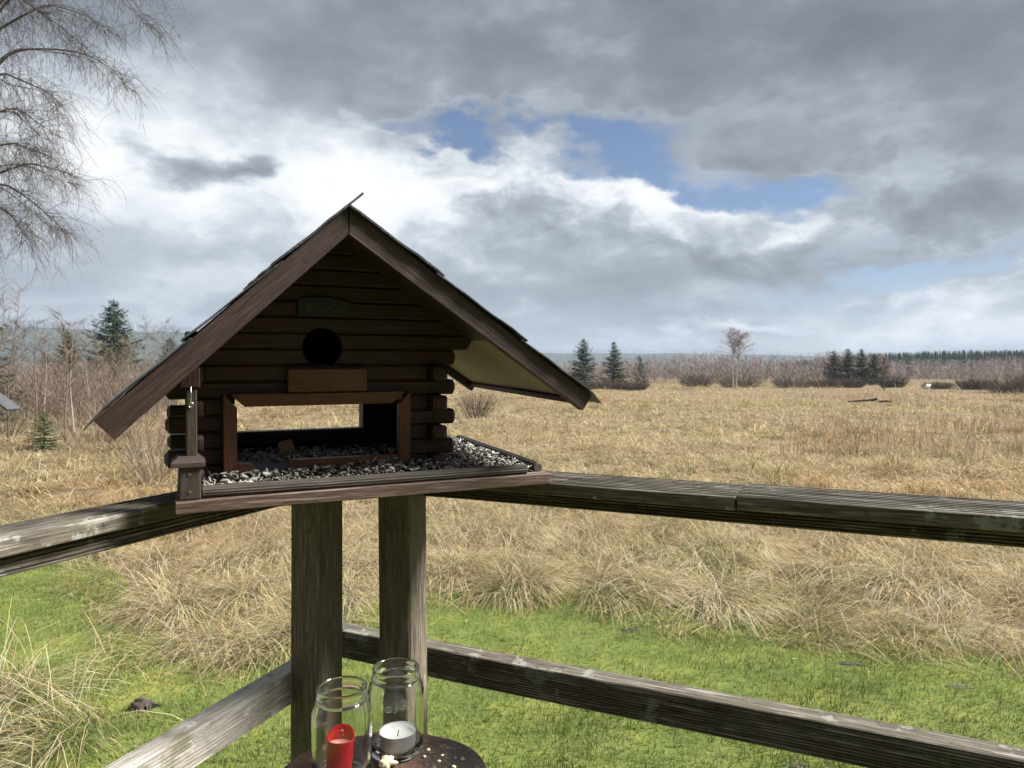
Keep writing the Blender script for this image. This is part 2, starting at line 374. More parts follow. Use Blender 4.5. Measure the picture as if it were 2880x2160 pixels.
# ------------------------------------------------------------------ ground, lawn, hills
xs = np.concatenate([-np.geomspace(2400, 4, 46), np.linspace(-3.6, 3.6, 37), np.geomspace(4, 2400, 46)])
ys = np.concatenate([[-60, -20, -8, -3, -1], np.linspace(0, 12, 61), np.geomspace(12.3, 2400, 70)])
X_, Y_ = np.meshgrid(xs, ys); Z_ = gh(X_, Y_)
far = np.clip((np.hypot(X_, Y_) - 300) / 500, 0, 1); Z_ = Z_ * (1 - far)
V = np.stack([X_, Y_, Z_], -1).reshape(-1, 3); nx = len(xs); F = []
for j in range(len(ys) - 1):
    a = j * nx + np.arange(nx - 1); F.append(np.stack([a, a + 1, a + nx + 1], -1)); F.append(np.stack([a, a + nx + 1, a + nx], -1))
m, t, p = newmat('dead_grass_ground')
c = t.nodes.new('ShaderNodeTexCoord'); n1 = nz(t, c.outputs['Object'], .35, 8, .65); n2 = nz(t, c.outputs['Object'], 6, 8, .7)
base = ramp_node(t, n2, [(.3, (.06, .045, .026)), (.55, (.16, .122, .07)), (.75, (.30, .235, .14))])
t.links.new(mixc(t, ramp1(t, n1, .45, .65), base, (.19, .13, .07)), p.inputs['Base Color']); p.inputs['Roughness'].default_value = .95; p.inputs['Specular IOR Level'].default_value = .1
g = link('ground', trimesh('ground', V, np.concatenate(F)), m); tag(g, 'flat moorland ground of pale dead grass reaching the hills', 'ground', kind='structure')
# lawn sheet 4 mm above
lx = np.linspace(-6.5, 5.5, 121); rows = 40; V = []; F = []
for i, x in enumerate(lx):
    e = float(lawn_edge(x)) + .25 + .2 * float(vnoise(x * 3, 1.5, 8))
    yy = np.linspace(-3, e, rows); V.append(np.stack([np.full(rows, x), yy, gh(np.full(rows, x), yy) + .004 + .012], -1))
for i in range(len(lx) - 1):
    a = i * rows + np.arange(rows - 1); F.append(np.stack([a, a + rows, a + rows + 1], -1)); F.append(np.stack([a, a + rows + 1, a + 1], -1))
m, t, p = newmat('mossy_lawn_soil')
c = t.nodes.new('ShaderNodeTexCoord'); n1 = nz(t, c.outputs['Object'], 2.2, 6, .65); n2 = nz(t, c.outputs['Object'], 40, 6, .7)
base = ramp_node(t, n1, [(.32, (.07, .095, .025)), (.5, (.108, .138, .035)), (.66, (.185, .185, .05))])
t.links.new(mixc(t, ramp1(t, n2, .55, .75), base, (.06, .055, .03)), p.inputs['Base Color']); p.inputs['Roughness'].default_value = .95; p.inputs['Specular IOR Level'].default_value = .1
lw = link('lawn', trimesh('lawn', np.concatenate(V), np.concatenate(F)), m); tag(lw, 'short green mossy lawn beyond the railing', 'lawn', kind='structure')

# ridge line on the horizon: one terrain strip, nearer on the left
def ridge(name, xs_px, ys_px, d0, d1, treeh, label):
    px = np.linspace(xs_px[0], xs_px[-1], 160); sk = np.interp(px, xs_px, ys_px); dd = np.interp(px, xs_px, np.linspace(d0, d1, len(xs_px)))
    top = (HYP - sk) / FPX * dd + EYE - treeh * .8; top += (fbm(px * .01, px * 0, 21) - .45) * 5
    V = []; prof = [(.62, 0), (.72, .12), (.82, .42), (.91, .8), (1.0, 1.0), (1.12, .9), (1.3, .0)]
    for k, h in prof:
        V.append(np.stack([(px - CXP) / FPX * dd * k, dd * k, np.maximum(top * h, -.5) - (.5 if h == 0 else 0)], -1))
    V = np.concatenate(V); n = len(px); F = []
    for j in range(len(prof) - 1):
        a = j * n + np.arange(n - 1); F.append(np.stack([a, a + 1, a + n + 1], -1)); F.append(np.stack([a, a + n + 1, a + n], -1))
    me = trimesh(name, V, np.concatenate(F)); o = link(name, me, MAT['forest_floor']); tag(o, label, 'hill', kind='structure')
    def surf(u, k):                     # u 0..1 along, k depth factor
        x = np.interp(u, np.linspace(0, 1, n), px); d = np.interp(x, xs_px, np.linspace(d0, d1, len(xs_px))); tp = np.interp(x, px, top)
        hh = np.interp(k, [q[0] for q in prof], [q[1] for q in prof])
        return np.stack([(x - CXP) / FPX * d * k, d * k, tp * hh], -1)
    return surf
MAT['forest_floor'] = plain('forest_floor', (.035, .045, .03), .95, spec=.05, noise_amt=.5, nscale=.03)
def simple_spruces(s, P, H, cols, nb=22):
    P = np.asarray(P); n = len(P); H = np.broadcast_to(H, (n,))
    k = rng.random((n, nb)) ** .8 * .96; azr = rng.random((n, nb)) * 2 * math.pi
    base = P[:, None] + np.stack([k * 0, k * 0, .06 * H[:, None] + k * H[:, None] * .97], -1)
    Ln = ((1 - k) ** .85 * .22 + .035) * H[:, None] * (.75 + .5 * rng.random((n, nb)))
    col = (cols[:, None] * (.6 + .8 * rng.random((n, nb, 1))))
    s.blades(base.reshape(-1, 3), azr.ravel(), Ln.ravel(), .2 + .1 * rng.random(n * nb), -.75, (Ln * .75).ravel(), 2, col.reshape(-1, 3), twist=.3)
    s.blades(P + np.array([0, 0, 1]) * (H * .7)[:, None], rng.random(n) * 6.28, H * .33, 1.57, 1.5, H * .05, 2, cols)
sf = ridge('hill', [-700, -200, 0, 300, 500, 800, 1150, 1450], [880, 893, 902, 912, 920, 940, 965, 990], 1000, 1300, 12, 'wooded hill behind the spruces')
s = Soup(); n = 4200
P = sf(rng.random(n), np.where(rng.random(n) < .35, .97 + .04 * rng.random(n), .66 + .36 * rng.random(n)))
simple_spruces(s, P, 9 + 5 * rng.random(n), np.array([.024, .036, .026]) * (.7 + .7 * rng.random((n, 1))), 9)
tag(s.build('far_forest', 'needle'), 'distant grey-green conifer wood covering the nearer hill', 'forest', kind='stuff')
sf = ridge('hill', [1000, 1300, 1600, 1900, 2200, 2450, 2900, 3600], [992, 990, 988, 989, 994, 1000, 1006, 1000], 1500, 1750, 5, 'low blue hill on the far horizon')
s = Soup(); n = 3000
P = sf(rng.random(n), np.where(rng.random(n) < .6, .93 + .06 * rng.random(n), .7 + .25 * rng.random(n)))
simple_spruces(s, P, 8 + 4 * rng.random(n), np.array([.026, .04, .028]) * (.7 + .6 * rng.random((n, 1))), 8)
tag(s.build('far_forest', 'needle'), 'distant hazy conifer wood on the far blue hill', 'forest', kind='stuff')
# dark spruce plantation to the right, ~330 m away
s = Soup(); n = 2000
x = 2150 + 1100 * rng.random(n) ** .8; d = 230 + 60 * rng.random(n)
topy = np.interp(x, [2050, 2250, 2350, 2500, 2700, 3300], [1030, 1012, 1000, 990, 985, 980])
hh = (HYP - topy) / FPX * d + EYE; P = np.stack([(x - CXP) / FPX * d, d, np.zeros(n)], -1)
simple_spruces(s, P, hh * (.86 + .16 * rng.random(n)), np.array([.03, .046, .024]) * (.6 + .8 * rng.random((n, 1))), 16)
tag(s.build('far_forest', 'needle'), 'dark spruce plantation with a serrated top beyond the moor', 'forest', kind='stuff')

# ------------------------------------------------------------------ trees
BR = np.array
def spruce(name, label, base, h, rad, col, group=None, dens=1.0, width=.09):
    o = empty(name, base); tag(o, label, 'tree', group)
    s = Soup(); s.tube([(0, 0, -.1), (0.02, 0, h * .5), (0, .02, h)], .022 * h, .004, BR((.07, .05, .035)), 6); s.build('trunk', 'twig', o)
    s = Soup(); nw = int(34 * dens); B = []; A = []; Lr = []; CC = []; a0 = []
    for i in range(nw):
        k = (i + rng.random() * .5) / nw; z = h * (.05 + .93 * k); r = rad * 1.45 * ((1 - k) ** .72 * (.75 + .35 * rng.random()) + .02)
        for j in range(10):
            a = rng.random() * 6.283; rr = r * (.6 + .5 * rng.random()); m = max(3, int(rr / ((.09 if base[1] < 70 else .14) * h / 8)))
            q = np.sort(rng.random(m)) * .95 + .05
            droop = -.30 * (1 - k) - .05 + .35 * k
            for qq in q:
                zz = z + rr * qq * droop + rr * .25 * qq * qq
                for sgn in (-1, 1):
                    B.append((math.cos(a) * rr * qq, math.sin(a) * rr * qq, zz)); A.append(a + sgn * (.35 + .6 * rng.random())); Lr.append((.05 + .04 * rng.random()) * h * (1 - .5 * k) * (1.1 - .4 * qq))
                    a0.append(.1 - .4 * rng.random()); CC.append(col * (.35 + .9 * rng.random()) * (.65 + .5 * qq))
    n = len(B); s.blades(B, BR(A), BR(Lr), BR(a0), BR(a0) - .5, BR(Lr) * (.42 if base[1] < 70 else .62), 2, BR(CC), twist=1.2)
    s.blades([(0, 0, h * .93)] * 6, rng.random(6) * 6.28, h * .08, 1.5, 1.45, h * .014, 2, col)
    s.build('crown', 'needle', o); return o
def bare_tree(name, label, base, h, spread, tcol, wcol, group=None, n1=26, n2=26, tr=None, tw=.012, lean=(0, 0), droop=.3, start=.3, stems=1, tw_len=.16, sides=5):
    o = empty(name, base); tag(o, label, 'tree', group)
    st = Soup(); s = Soup(); tr = tr or h * .012
    for q in range(stems):
        le = (lean[0] + (q - (stems - 1) / 2) * .10, lean[1] + .05 * (rng.random() - .5)); ph = rng.random() * 6
        zz = np.linspace(-.05, 1, 9)
        T = np.stack([le[0] * h * zz + .012 * h * np.sin(zz * 6 + ph) + (q - (stems - 1) / 2) * .04 * h, le[1] * h * zz + .012 * h * np.cos(zz * 5 + ph), zz * h * (1 - .06 * q)], -1)
        st.tube(T, tr, tr * .18, tcol, sides, wcol * 1.1)
        B = []; A = []; D = []; LL = []
        for i in range(n1 // stems):
            k = start + (1 - start) * ((i + rng.random()) / (n1 / stems)); pos = BR([np.interp(k, np.clip(zz, 0, 1), T[:, c]) for c in range(3)])
            a = rng.random() * 6.283; ln = spread * h * ((1 - k) * .9 + .22) * (.7 + .6 * rng.random()); e0 = .5 + .7 * rng.random(); m = 7; P = [pos]
            for j in range(m):
                e = e0 - (e0 * .5 + droop) * j / m; a += (rng.random() - .5) * .35
                P.append(P[-1] + BR([math.cos(a) * math.cos(e), math.sin(a) * math.cos(e), math.sin(e)]) * ln / m)
            P = BR(P); st.tube(P, tr * .3 * (1.2 - k), tw * .35, wcol * .9, 3)
            u = rng.random(n2) ** .7 * m; iu = np.minimum(u.astype(int), m - 1)
            B.append(P[iu] + (P[iu + 1] - P[iu]) * (u - iu)[:, None]); A.append(a + (rng.random(n2) - .5) * 3.0); LL.append(h * tw_len * (.5 + .9 * rng.random(n2))); D.append(.9 - 1.1 * rng.random(n2))
        B = np.concatenate(B); A = np.concatenate(A); D = np.concatenate(D); LL = np.concatenate(LL); n = len(B)
        s.blades(B, A, LL, D, D - droop * 2.2, tw, 3, wcol * (.6 + .8 * rng.random((n, 1))), twist=1.5)
    st.build('trunk', 'twig', o); s.build('crown', 'twig', o); return o
def bush(name, label, base, h, w, col, n=350, tw=.02, group=None, cat='bush', up=1.0):
    o = empty(name, base); tag(o, label, cat, group)
    s = Soup(); a = rng.random(n) * 6.283; r = np.sqrt(rng.random(n)) * w * .35
    B = np.stack([np.cos(a) * r, np.sin(a) * r, np.full(n, -.03)], -1); a2 = a + (rng.random(n) - .5) * 1.2
    e = 1.5 - .85 * (r / (w * .35)) * (.5 + .5 * rng.random(n)) / up
    s.blades(B, a2, h * (.65 + .5 * rng.random(n)), e, e - .3 * rng.random(n), tw, 3, col * (.6 + .8 * rng.random((n, 1))), twist=1.5)
    st = s.build('stems', 'twig', o); s = Soup(); m = n * 3
    i = rng.integers(0, n, m); k = .3 + .6 * rng.random(m); e_ = e[i]; ll = h * .8 * k
    B2 = B[i] + np.stack([np.cos(a2[i]) * np.cos(e_) * ll, np.sin(a2[i]) * np.cos(e_) * ll, np.sin(e_) * ll], -1)
    s.blades(B2, rng.random(m) * 6.28, h * (.12 + .25 * rng.random(m)), .6 + .8 * rng.random(m), .3 + .8 * rng.random(m), tw * .7, 2, col * (.6 + .9 * rng.random((m, 1))), twist=1.5)
    s.build('twigs', 'twig', o); return o
GREEN = BR((.045, .068, .032)); BROWN = BR((.165, .13, .10)); PINK = BR((.185, .15, .135)); WHITE = BR((.5, .48, .45))
def gp(px, py, d): # ground position below pixel column px at distance d
    x = (px - CXP) / FPX * d; return (x, d, float(gh(x, d)))
def hpx(py, d): return (HYP - py) / FPX * d + EYE
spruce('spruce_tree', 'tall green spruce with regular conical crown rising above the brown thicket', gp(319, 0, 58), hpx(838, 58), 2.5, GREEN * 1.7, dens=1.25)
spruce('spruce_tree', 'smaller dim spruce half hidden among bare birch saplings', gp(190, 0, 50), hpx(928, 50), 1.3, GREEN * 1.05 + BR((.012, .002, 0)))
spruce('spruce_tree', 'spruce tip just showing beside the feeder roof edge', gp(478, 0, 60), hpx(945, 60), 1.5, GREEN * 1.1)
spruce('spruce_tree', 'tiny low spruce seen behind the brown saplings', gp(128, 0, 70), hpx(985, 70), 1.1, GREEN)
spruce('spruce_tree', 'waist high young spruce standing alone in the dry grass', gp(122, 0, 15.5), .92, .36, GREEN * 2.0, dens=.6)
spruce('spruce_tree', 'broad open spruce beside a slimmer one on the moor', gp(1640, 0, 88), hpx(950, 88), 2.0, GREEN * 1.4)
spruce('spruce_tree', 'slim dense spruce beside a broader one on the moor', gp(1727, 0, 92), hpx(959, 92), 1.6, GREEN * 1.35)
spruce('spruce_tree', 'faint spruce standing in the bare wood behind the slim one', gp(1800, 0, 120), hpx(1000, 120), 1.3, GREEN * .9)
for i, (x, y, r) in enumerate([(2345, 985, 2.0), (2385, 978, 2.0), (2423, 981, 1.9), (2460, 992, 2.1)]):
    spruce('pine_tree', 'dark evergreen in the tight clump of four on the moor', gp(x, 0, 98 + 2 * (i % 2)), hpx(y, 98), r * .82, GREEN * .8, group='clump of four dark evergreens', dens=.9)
bare_tree('birch_tree', 'tall pale twin-stemmed birch with bare rounded crowns standing alone', gp(2068, 0, 70), hpx(938, 70), .58, WHITE, BR((.27, .22, .19)), n1=70, n2=60, tr=.085, tw=.022, stems=2, start=.55, droop=.35, tw_len=.09)
# saplings on the left
SAP = [(20, 17, 820), (60, 21, 930), (95, 19, 900), (128, 25, 950), (165, 22, 925), (190, 17, 870), (205, 20, 905), (222, 26, 900), (250, 24, 935), (268, 21, 960), (290, 27, 955), (318, 22, 985), (345, 26, 960), (372, 23, 945), (400, 27, 900), (428, 24, 925), (452, 28, 905), (-40, 18, 780), (-15, 23, 820), (480, 25, 930), (40, 28, 905), (112, 30, 930), (235, 31, 960), (355, 32, 940)]
for i, (x, d, y) in enumerate(SAP):
    pale = i in (3, 6, 8, 13)
    bare_tree('birch_sapling', 'slender bare birch sapling with pale stem in the brown thicket' if pale else 'slender bare brown sapling in the thicket behind the feeder', gp(x, 0, d), hpx(y, d), .16,
              BR((.42, .36, .29)) if pale else BR((.15, .115, .09)), BROWN * .95, group='pale birch saplings in the thicket' if pale else 'brown saplings in the thicket', n1=26, n2=22, tr=.028, tw=.009, start=.12, droop=.05, tw_len=.13, lean=((rng.random() - .5) * .12, 0), sides=4)
for x, d, y in [(1025, 17.5, 1040), (1066, 18.5, 1030), (1083, 19, 1020)]:
    bare_tree('birch_sapling', 'white stemmed birch sapling seen through the feeder window', gp(x - 5, 0, d), hpx(y, d), .12, WHITE * .9, BROWN, group='birch stems seen through the window', n1=14, n2=10, tr=.03, tw=.01, start=.5, sides=5)
BS = [(20, 19, 1.3, .9), (270, 16, 1.1, 1.3), (420, 15, 1.2, 1.4), (460, 11.5, .9, .9), (340, 19, 1.5, 1.5), (190, 22, 1.6, 1.6), (560, 17, 1.0, 1.2)]
for x, d, h, w in BS: bush('bare_shrub', 'low bare shrub with fine brown twigs at the thicket edge', gp(x, 0, d), h, w, BROWN * 1.05, 130, .010, 'shrubs at the thicket edge')
bush('bare_shrub', 'rounded grey bare shrub growing alone in dry grass right of the feeder', gp(1340, 0, 27), hpx(1085, 27), 1.1, BR((.12, .09, .075)), 200, .012)
s = Soup(); n = 5200      # brown thicket behind the saplings
x = -150 + 640 * rng.random(n); d = 27 + 22 * rng.random(n); P = np.stack([(x - CXP) / FPX * d, d, gh((x - CXP) / FPX * d, d)], -1)
s.blades(P, rng.random(n) * 6.28, 1.0 + 2.2 * rng.random(n), 1.45 - .3 * rng.random(n), 1.2 - .4 * rng.random(n), .02, 3, BROWN * (.6 + .7 * rng.random((n, 1))), twist=1.5)
i = rng.integers(0, n, n * 2); s.blades(P[i] + np.stack([rng.random(2 * n) * .3, rng.random(2 * n) * .3, .4 + 1.6 * rng.random(2 * n)], -1), rng.random(2 * n) * 6.28, .3 + .5 * rng.random(2 * n), .9, .5, .012, 2, PINK * (.6 + .6 * rng.random((2 * n, 1))), twist=1.5)
tag(s.build('birch_thicket', 'twig'), 'dense reddish brown thicket of young bare birches', 'thicket', kind='stuff')
# bare wood across the middle distance
s = Soup()
def wood_mass(x0, x1, d0, d1, y_top, n, tone, tw):
    tw *= .72
    x = x0 + (x1 - x0) * rng.random(n); d = d0 + (d1 - d0) * rng.random(n); h = hpx(np.interp(x, *y_top), d) * (.45 + .6 * rng.random(n) ** .7)
    P = np.stack([(x - CXP) / FPX * d, d, np.zeros(n)], -1); cc = tone * (.7 + .6 * rng.random((n, 1)))
    pale = rng.random(n) < .10
    s.blades(P, rng.random(n) * 6.28, h, 1.57, 1.5, .045, 2, np.where(pale[:, None], BR((.36, .31, .27)), cc), tip=cc)
    m = 28; i = np.repeat(np.arange(n), m); k = .12 + .85 * rng.random(n * m)
    s.blades(P[i] + np.stack([0 * k, 0 * k, k * h[i]], -1), rng.random(n * m) * 6.28, h[i] * (.14 + .30 * rng.random(n * m)) * (1.3 - k * .85), 1.15 - .75 * rng.random(n * m), .35, tw, 2, cc[i] * (.6 + .8 * rng.random((n * m, 1))), twist=1.5)
wood_mass(1560, 2500, 115, 165, ([1560, 1750, 1850, 2000, 2200, 2400, 2500], [1022, 1008, 998, 994, 1000, 988, 996]), 1300, PINK * 1.3, .09)
wood_mass(2450, 3150, 150, 190, ([2450, 2600, 2700, 2800, 3100], [1006, 1010, 1012, 1002, 985]), 800, PINK * 1.45 + BR((.02, .02, .02)), .09)
wood_mass(560, 1600, 90, 170, ([560, 1600], [1010, 1035]), 220, PINK * 1.3, .09)
tag(s.build('bare_wood', 'twig'), 'hazy pinkish grey bare birch wood across the moor', 'wood', kind='stuff')
for x, y, d, w in [(a, b, c * .68, e * .68) for a, b, c, e in [(1960, 1040, 135, 6), (2080, 1048, 120, 7), (2230, 1052, 118, 6), (2330, 1056, 116, 5.5), (2390, 1058, 112, 4), (2510, 1050, 108, 3), (2640, 1072, 100, 4), (2740, 1060, 96, 4), (2850, 1048, 84, 5), (2920, 1045, 88, 5), (1690, 1065, 100, 5), (1790, 1075, 95, 3), (1740, 1070, 98, 4)]]:
    near_ = 'beside the two lone spruces' if x < 1850 else ('near the pale birch' if x < 2180 else ('in front of the evergreen clump' if x < 2560 else 'near the white sheep'))
    bush('willow_bush', 'rounded grey-brown bare bush on the moor ' + near_, gp(x, 0, d), hpx(y, d), w * 1.15, BR((.105, .085, .07)) * (.85 + .4 * rng.random()), 420, .035, 'bare bushes ' + near_, up=.8)
bare_tree('bare_tree', 'small dark bare tree with crooked stem near the evergreen clump', gp(2487, 0, 64), hpx(1010, 64), .26, BR((.11, .09, .07)), BR((.12, .095, .08)), n1=34, n2=30, tr=.07, tw=.024, start=.3)

# ------------------------------------------------------------------ overhanging birch, trunk out of frame to the left
def birch_overhang():
    d = 6.2
    o = empty('birch_tree', (-5.5, 6.6, 0)); tag(o, 'large birch with fine drooping bare twigs hanging over the meadow', 'tree')
    tw_ = Soup(); lb = Soup(); dark = BR((.105, .092, .085)); org = BR(o.location)
    lb.tube([BR((0, 0, -.1)), BR((.05, 0, 2)), BR((0, .05, 4)), BR((.1, 0, 7.5))], .17, .06, BR((.33, .31, .28)), 8)
    limbs = [[(-190, 420), (0, 164), (120, 137), (203, 138), (300, 152), (372, 205), (402, 262)], [(-190, 560), (0, 482), (96, 458), (193, 478), (262, 512)],
             [(-190, 560), (0, 511), (92, 555), (169, 613), (228, 668)], [(-190, 300), (-20, 60), (120, -70), (260, -100), (390, -40), (450, 40), (476, 90)],
             [(-190, 380), (-10, 200), (90, 222), (160, 262), (205, 330)], [(-190, 160), (0, -60), (140, -180), (300, -210), (420, -120), (470, -20)],
             [(-190, 500), (-60, 330), (40, 300), (120, 345), (195, 390)], [(-190, 330), (-40, 100), (60, 40), (190, 10), (300, 40), (385, 110)],
             [(-190, 640), (-40, 560), (20, 590), (60, 640), (90, 690)], [(-190, 450), (-60, 420), (30, 400), (110, 420), (180, 440)], [(-190, 240), (-50, 30), (80, -20), (160, 30), (240, 80), (330, 180)]]
    B = []; A = []; LL = []; D0 = []; D1 = []; WW = []
    for li, lp in enumerate(limbs):
        for rep in range(2):
            dd = d + (rep * .8 - .3) + .35 * (rng.random() - .5)
            pts = BR([tuple(at_px(px - rep * 8 - (48 if px > 60 and py < 230 else 26 if px > 60 else 0) + 30 * (rng.random() - .5), py + rep * 45 * (rng.random() - .4), dd + .15 * (rng.random() - .5))) for px, py in lp]) - org
            tt = np.linspace(0, len(pts) - 1, 26); P = np.stack([np.interp(tt, np.arange(len(pts)), pts[:, c]) for c in range(3)], -1)
            for _ in range(3): P[1:-1] = (P[:-2] + 2 * P[1:-1] + P[2:]) / 4
            lb.tube(P, .0125 if rep == 0 else .007, .0014, dark * 1.1, 5)
            for j in range(48):                                   # side branches
                k = .22 + .78 * rng.random(); q = P[min(25, int(k * 25))]; a = (rng.random() - .5) * 4.4; e = rng.uniform(-.9, 1.25) * (1.25 - k)
                ln = rng.uniform(.15, .72) * (1.2 - .6 * k); Q = [q]; m = 6
                for w in range(m):
                    a += (rng.random() - .5) * .9; e += -.22 + (rng.random() - .5) * .7
                    Q.append(Q[-1] + BR([math.cos(a) * math.cos(e), math.sin(a) * math.cos(e) * .8, math.sin(e)]) * ln / m)
                Q = BR(Q); tw_.tube(Q, .0019, .0009, dark, 3)
                n = 9; u = rng.random(n) * m; iu = np.minimum(u.astype(int), m - 1)
                B.append(Q[iu] + (Q[iu + 1] - Q[iu]) * (u - iu)[:, None]); A.append(a + (rng.random(n) - .5) * 2.6); LL.append(rng.uniform(.06, .40, n) * (1.15 - .3 * k)); D0.append(rng.uniform(-1.1, .9, n)); D1.append(np.where(rng.random(n) < .6, rng.uniform(-1.6, -1.0, n), rng.uniform(-1.2, .5, n))); WW.append(np.full(n, .0042))
    B = np.concatenate(B); A = np.concatenate(A); LL = np.concatenate(LL); D0 = np.concatenate(D0); D1 = np.concatenate(D1)
    tw_.blades(B, A, LL, D0, D1, .0026, 4, dark * (.7 + .6 * rng.random((len(B), 1))), twist=1.5)
    lb.build('trunk', 'twig', o); tw_.build('crown', 'twig', o)
birch_overhang()
bare_tree('bare_tree', 'bare tree with upswept grey twigs standing behind the drooping birch', gp(-75, 0, 14), hpx(640, 14), .22, BR((.16, .14, .12)), BR((.11, .09, .08)), n1=46, n2=46, tr=.07, tw=.008, start=.25, droop=.1)
spruce('spruce_tree', 'dark spruce edge beside the drooping birch', gp(-70, 0, 24), hpx(755, 24), .95, GREEN)

# ------------------------------------------------------------------ grass
PAL = BR((1.05, 1.01, .97)) * BR([(.60, .495, .305), (.50, .40, .24), (.39, .305, .18), (.68, .59, .40), (.28, .20, .12), (.145, .18, .065), (.29, .30, .13)])
def tuss_cols(n, kind, tone):
    pr = {'straw': [.24, .24, .18, .16, .10, .03, .05], 'rush': [.12, .13, .12, .06, .09, .26, .22], 'brown': [.10, .18, .26, .05, .33, .02, .06]}[kind]
    return PAL[rng.choice(7, n, p=pr)] * tone * (.8 + .4 * rng.random((n, 1)))
def patch_tint(x, y, k):          # rusty and greenish patches with a shape of their own
    r_ = float(np.clip((fbm(x * k, y * k * .5, 131, 4) - .48) * 7, 0, 1)); g_ = float(np.clip((fbm(x * k * 1.3, y * k * .6, 141, 4) - .50) * 7, 0, 1))
    return (BR((1, 1, 1)) * (1 - r_) + BR((.80, .63, .49)) * r_) * (1 - .6 * g_) + BR((.56, .68, .40)) * .6 * g_
def tussock(s, x, y, rad, n, L0, K, w, kind, tone, lean_az, lean, z=None):
    a = rng.random(n) * 6.283; q = np.sqrt(rng.random(n)); r = q * rad * .45
    bx = x + np.cos(a) * r; by = y + np.sin(a) * r
    B = np.stack([bx, by, (gh(bx, by) if z is None else 0 * bx) - .01], -1)
    dx = np.cos(a) * (q + .15) + lean * math.cos(lean_az) + rng.normal(0, .7, n); dy = np.sin(a) * (q + .15) + lean * math.sin(lean_az) + rng.normal(0, .7, n)
    az_ = np.arctan2(dy, dx); out_ = np.clip(np.hypot(dx, dy), 0, 1.3)
    a0 = 1.52 - .5 * out_ - .75 * rng.random(n) ** 2; fl = rng.random(n)
    a1 = a0 - (.6 + 1.7 * fl ** .6) * (.6 + .6 * out_)
    Ln = L0 * (.55 + .6 * rng.random(n))
    c = tuss_cols(n, kind, tone); s.blades(B, az_, Ln, a0, a1, w * (.7 + .6 * rng.random(n)), K, c * .30, tip=np.minimum(c * 1.48, .82), pw=.8)  # blade roots darkened and tips lightened, painting shade into the gaps
def matted(s, x0, x1, y0, y1, n, L0, K, w, tone=1.0):
    y = y0 + (y1 - y0) * rng.random(n); x = (x0 + (x1 - x0) * rng.random(n)) * (.72 * y + 1.5)
    ok = y > lawn_edge(x) - .1 - .25 * rng.random(n); x, y = x[ok], y[ok]; n = len(x)
    fl = fbm(x * .8, y * .8, 31, 3) * 14
    c = tuss_cols(n, 'straw', tone) * (.75 + .5 * fbm(x * .35, y * .35, 44, 3))[:, None]
    a0 = .15 + .7 * rng.random(n)
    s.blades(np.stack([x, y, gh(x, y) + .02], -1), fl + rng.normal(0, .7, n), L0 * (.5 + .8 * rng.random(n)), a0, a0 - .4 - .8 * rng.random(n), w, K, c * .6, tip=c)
def spots(y0, y1, cell):
    P = []
    y = y0
    while y < y1:
        hw = .72 * y + 1.6; k = int(2 * hw / cell) + 1
        for i in range(k): P.append((-hw + (i + rng.random()) * cell, y + (rng.random() - .5) * cell))
        y += cell * .9
    return P
near = []; sm = Soup(); ntri = 0
for (x, y) in spots(3.9, 8.6, .53):
    if y < float(lawn_edge(x)) + .22: continue
    near.append((x, y))
extra = [(-2.15, 3.25, .5, 'rush'), (-2.6, 3.55, .55, 'straw'), (-2.45, 2.95, .45, 'straw'), (-1.55, 4.25, .42, 'rush'), (-1.25, 4.55, .45, 'rush'), (-1.95, 4.45, .4, 'straw'), (-2.45, 5.0, .45, 'straw'), (.02, 5.4, .45, 'rush'), (.75, 5.35, .5, 'rush'), (1.5, 5.05, .5, 'straw')]
def add_tussock(x, y, rad, kind, n, K):
    o = empty('grass_tussock', (x, y, float(gh(x, y))))
    gap = y - float(lawn_edge(x)); side = 'left of the posts' if x < -1.0 else ('behind the posts' if x < -.2 else 'below the right hand rail')
    row = 'at the edge of the lawn' if gap < .75 else ('one row back from the lawn' if gap < 1.6 else 'deep in the meadow grass')
    side = {'left of the posts': 'beyond the shorter railing run', 'behind the posts': 'behind the two posts', 'below the right hand rail': 'beyond the longer railing run'}[side]
    if gap < -.1: row = 'standing on the lawn'
    look = {'straw': 'pale straw tussock', 'rush': 'greenish rush tussock', 'brown': 'dull brown tussock'}[kind]; lab = f'{look} {row} {side}'
    me_s = Soup(); la = -1.57 + 5.0 * (float(fbm(x * .7, y * .7, 61, 2)) - .4)
    tussock(me_s, 0, 0, rad, n, rad * 1.10 * (1.1 if kind == 'rush' else 1), K, .0044, kind, .9 + .4 * rng.random(), la, .55 + .9 * rng.random(), z=0)
    COL.objects.unlink(o); bpy.data.objects.remove(o)
    o = me_s.build('grass_tussock', 'grass', None, (x, y, float(gh(x, y)))); tag(o, lab, 'tussock', f'{kind} tussocks {row} {side}')
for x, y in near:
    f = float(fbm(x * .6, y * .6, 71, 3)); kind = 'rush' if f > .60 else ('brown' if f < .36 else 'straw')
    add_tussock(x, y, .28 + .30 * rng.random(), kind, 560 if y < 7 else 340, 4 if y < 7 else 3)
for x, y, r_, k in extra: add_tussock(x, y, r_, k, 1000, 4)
for (x, y) in spots(8.6, 16, .72):
    f = float(fbm(x * .4, y * .4, 71, 3)); tussock(sm, x, y, .45 + .25 * rng.random(), 130, .5, 3, .009, 'rush' if f > .58 else ('brown' if f < .36 else 'straw'), (.7 + .5 * rng.random()) * patch_tint(x, y, .4), 12 * f, .7)
